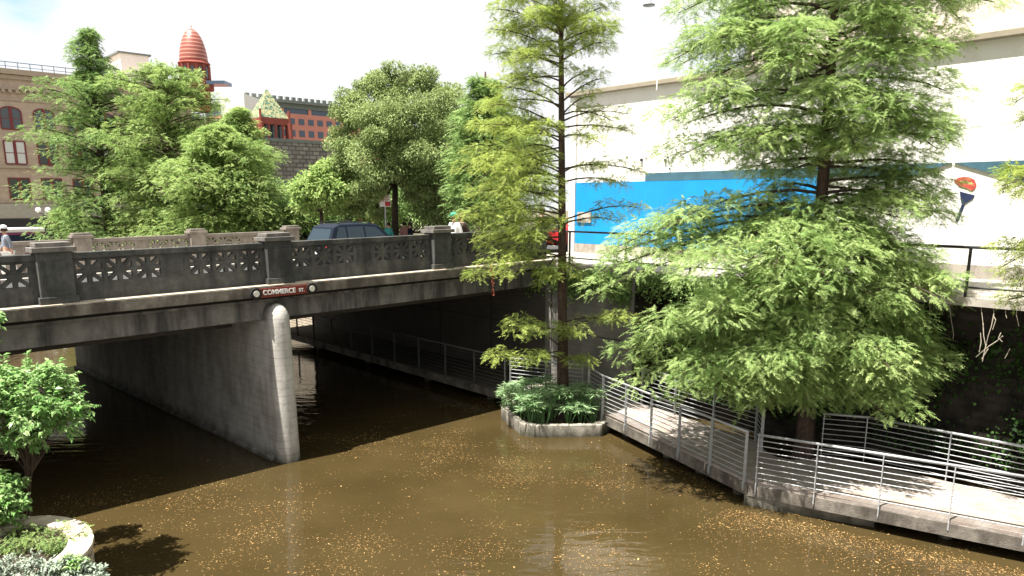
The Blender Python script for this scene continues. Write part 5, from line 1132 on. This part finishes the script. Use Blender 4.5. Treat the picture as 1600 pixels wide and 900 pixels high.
shrub('leafy_shrub', 'lower bright green shrub at the left edge beside the stems of the taller one', 'shrub', at(0, 790, 11.2), (.55, .5, .42), 3200, .10, M['leafS'], 4, (base[0], base[1], 1.0), clumps=22, cs=.4)
base = at(-70, 800, 12.5)
shrub('leafy_shrub', 'sprig of light leaves entering at the left edge below the bridge cornice', 'shrub', at(-45, 515, 12.4), (.56, .5, .42), 1300, .10, M['leafS'], 6, (base[0], base[1], 1.0), clumps=16, cs=.35)
for i, (x, y, lab) in enumerate([(20, 835, 'dark green fern like plant at the left of the stone planter bed'), (55, 850, 'feathery green plant in the middle of the stone planter bed'), (85, 838, 'feathery light green plant near the curved end of the stone planter bed'), (25, 865, 'low green plant at the front of the stone planter bed'), (100, 825, 'small green plant tucked against the cap stone at the curved end')]):
    p = at(x, y, 10.9); p[2] = 1.0; g = np.random.default_rng(80 + i); cyp = Cypress(); root = thing('fern_plant', lab, 'plant', p, 'green plants in the stone planter bed')
    for k in range(12):
        a = g.uniform(0, 6.28); l_ = g.uniform(.22, .42); cyp.branch(p, p + V3((math.cos(a) * l_, math.sin(a) * l_, g.uniform(.08, .3))), .12, 1.2, sl=.09, r0=.006, inner=.1, tw=6, puffs=0)
    cyp.finish(root, M['leafF' if i in (1, 2) else 'leafD'], K=4, wd=.012)
for i, (x, y, m, lab, r3, ls) in enumerate([(95, 905, 'silver', 'pale silvery shrub at the bottom edge before the curved wall', (.42, .3, .26), .07), (140, 908, 'silver', 'small silvery plant overhanging the foot of the curved wall', (.22, .2, .2), .06), (112, 892, 'leafS', 'yellow green sprig between the silvery plants', (.16, .14, .2), .07), (18, 900, 'silver', 'bluish grey low shrub in the bottom left corner', (.42, .3, .22), .045)]):
    c = at(x, y, 8.9 if i != 3 else 8.8); shrub('silver_shrub' if m == 'silver' else 'leafy_shrub', lab, 'shrub', c, r3, 2600 if i != 2 else 500, ls, M[m], 20 + i, (c[0], c[1], .5), wr=.35, clumps=22, cs=.5)

# ---------------------------------------------------------------- leaves afloat on the river
g = np.random.default_rng(77); n = 95000
s_ = g.uniform(-6.5, 8, n); t_ = g.uniform(-17, 1, n)
dn = .5 + .5 * np.sin(s_ * 1.1 + .8 * np.sin(t_ * .9) + t_ * .6) + .35 * np.sin(t_ * 2.3 - s_ * 1.7) + .3 * np.sin(s_ * 4.1 + t_ * 3.3)
keep = g.uniform(0, 1, n) < np.clip(.03 + .5 * np.clip(dn, 0, 2) ** 2.2, .02, .9)
s_, t_ = s_[keep], t_[keep]
m_ = 5200; t2 = g.uniform(-15.5, -9.6, m_); s2 = 5.72 + .27 * (-9.8 - t2) - .25 - g.gamma(1.6, .42, m_); s_, t_ = np.concatenate([s_, s2]), np.concatenate([t_, t2])
ok = ~((s_ > 5.4) & (t_ > -4.7) & (t_ < -.9)) ; s_, t_ = s_[ok], t_[ok]
P = O + np.outer(s_, B) + np.outer(t_, N); P[:, 2] = .006
a = g.uniform(0, 6.28, len(P)); D = np.stack([np.cos(a), np.sin(a), np.zeros_like(a)], 1)
Lf = g.gamma(3, .006, len(P)) + .006; Lf[g.uniform(0, 1, len(P)) < .01] *= 2.2; U = np.cross(D, (0, 0, 1.0)); Lc = Lf[:, None]
v = np.stack([P, P + D * Lc * .5 + U * Lc * .22, P + D * Lc + [0, 0, .002], P + D * Lc * .5 - U * Lc * .22], 1).reshape(-1, 3)
o = tri_mesh('floating_leaf_litter', v, 4, g.normal(.45, .3, len(P)), M['litter'], None); tag(o, 'tan leaf litter floating on the brown river', 'leaf litter', kind='stuff')
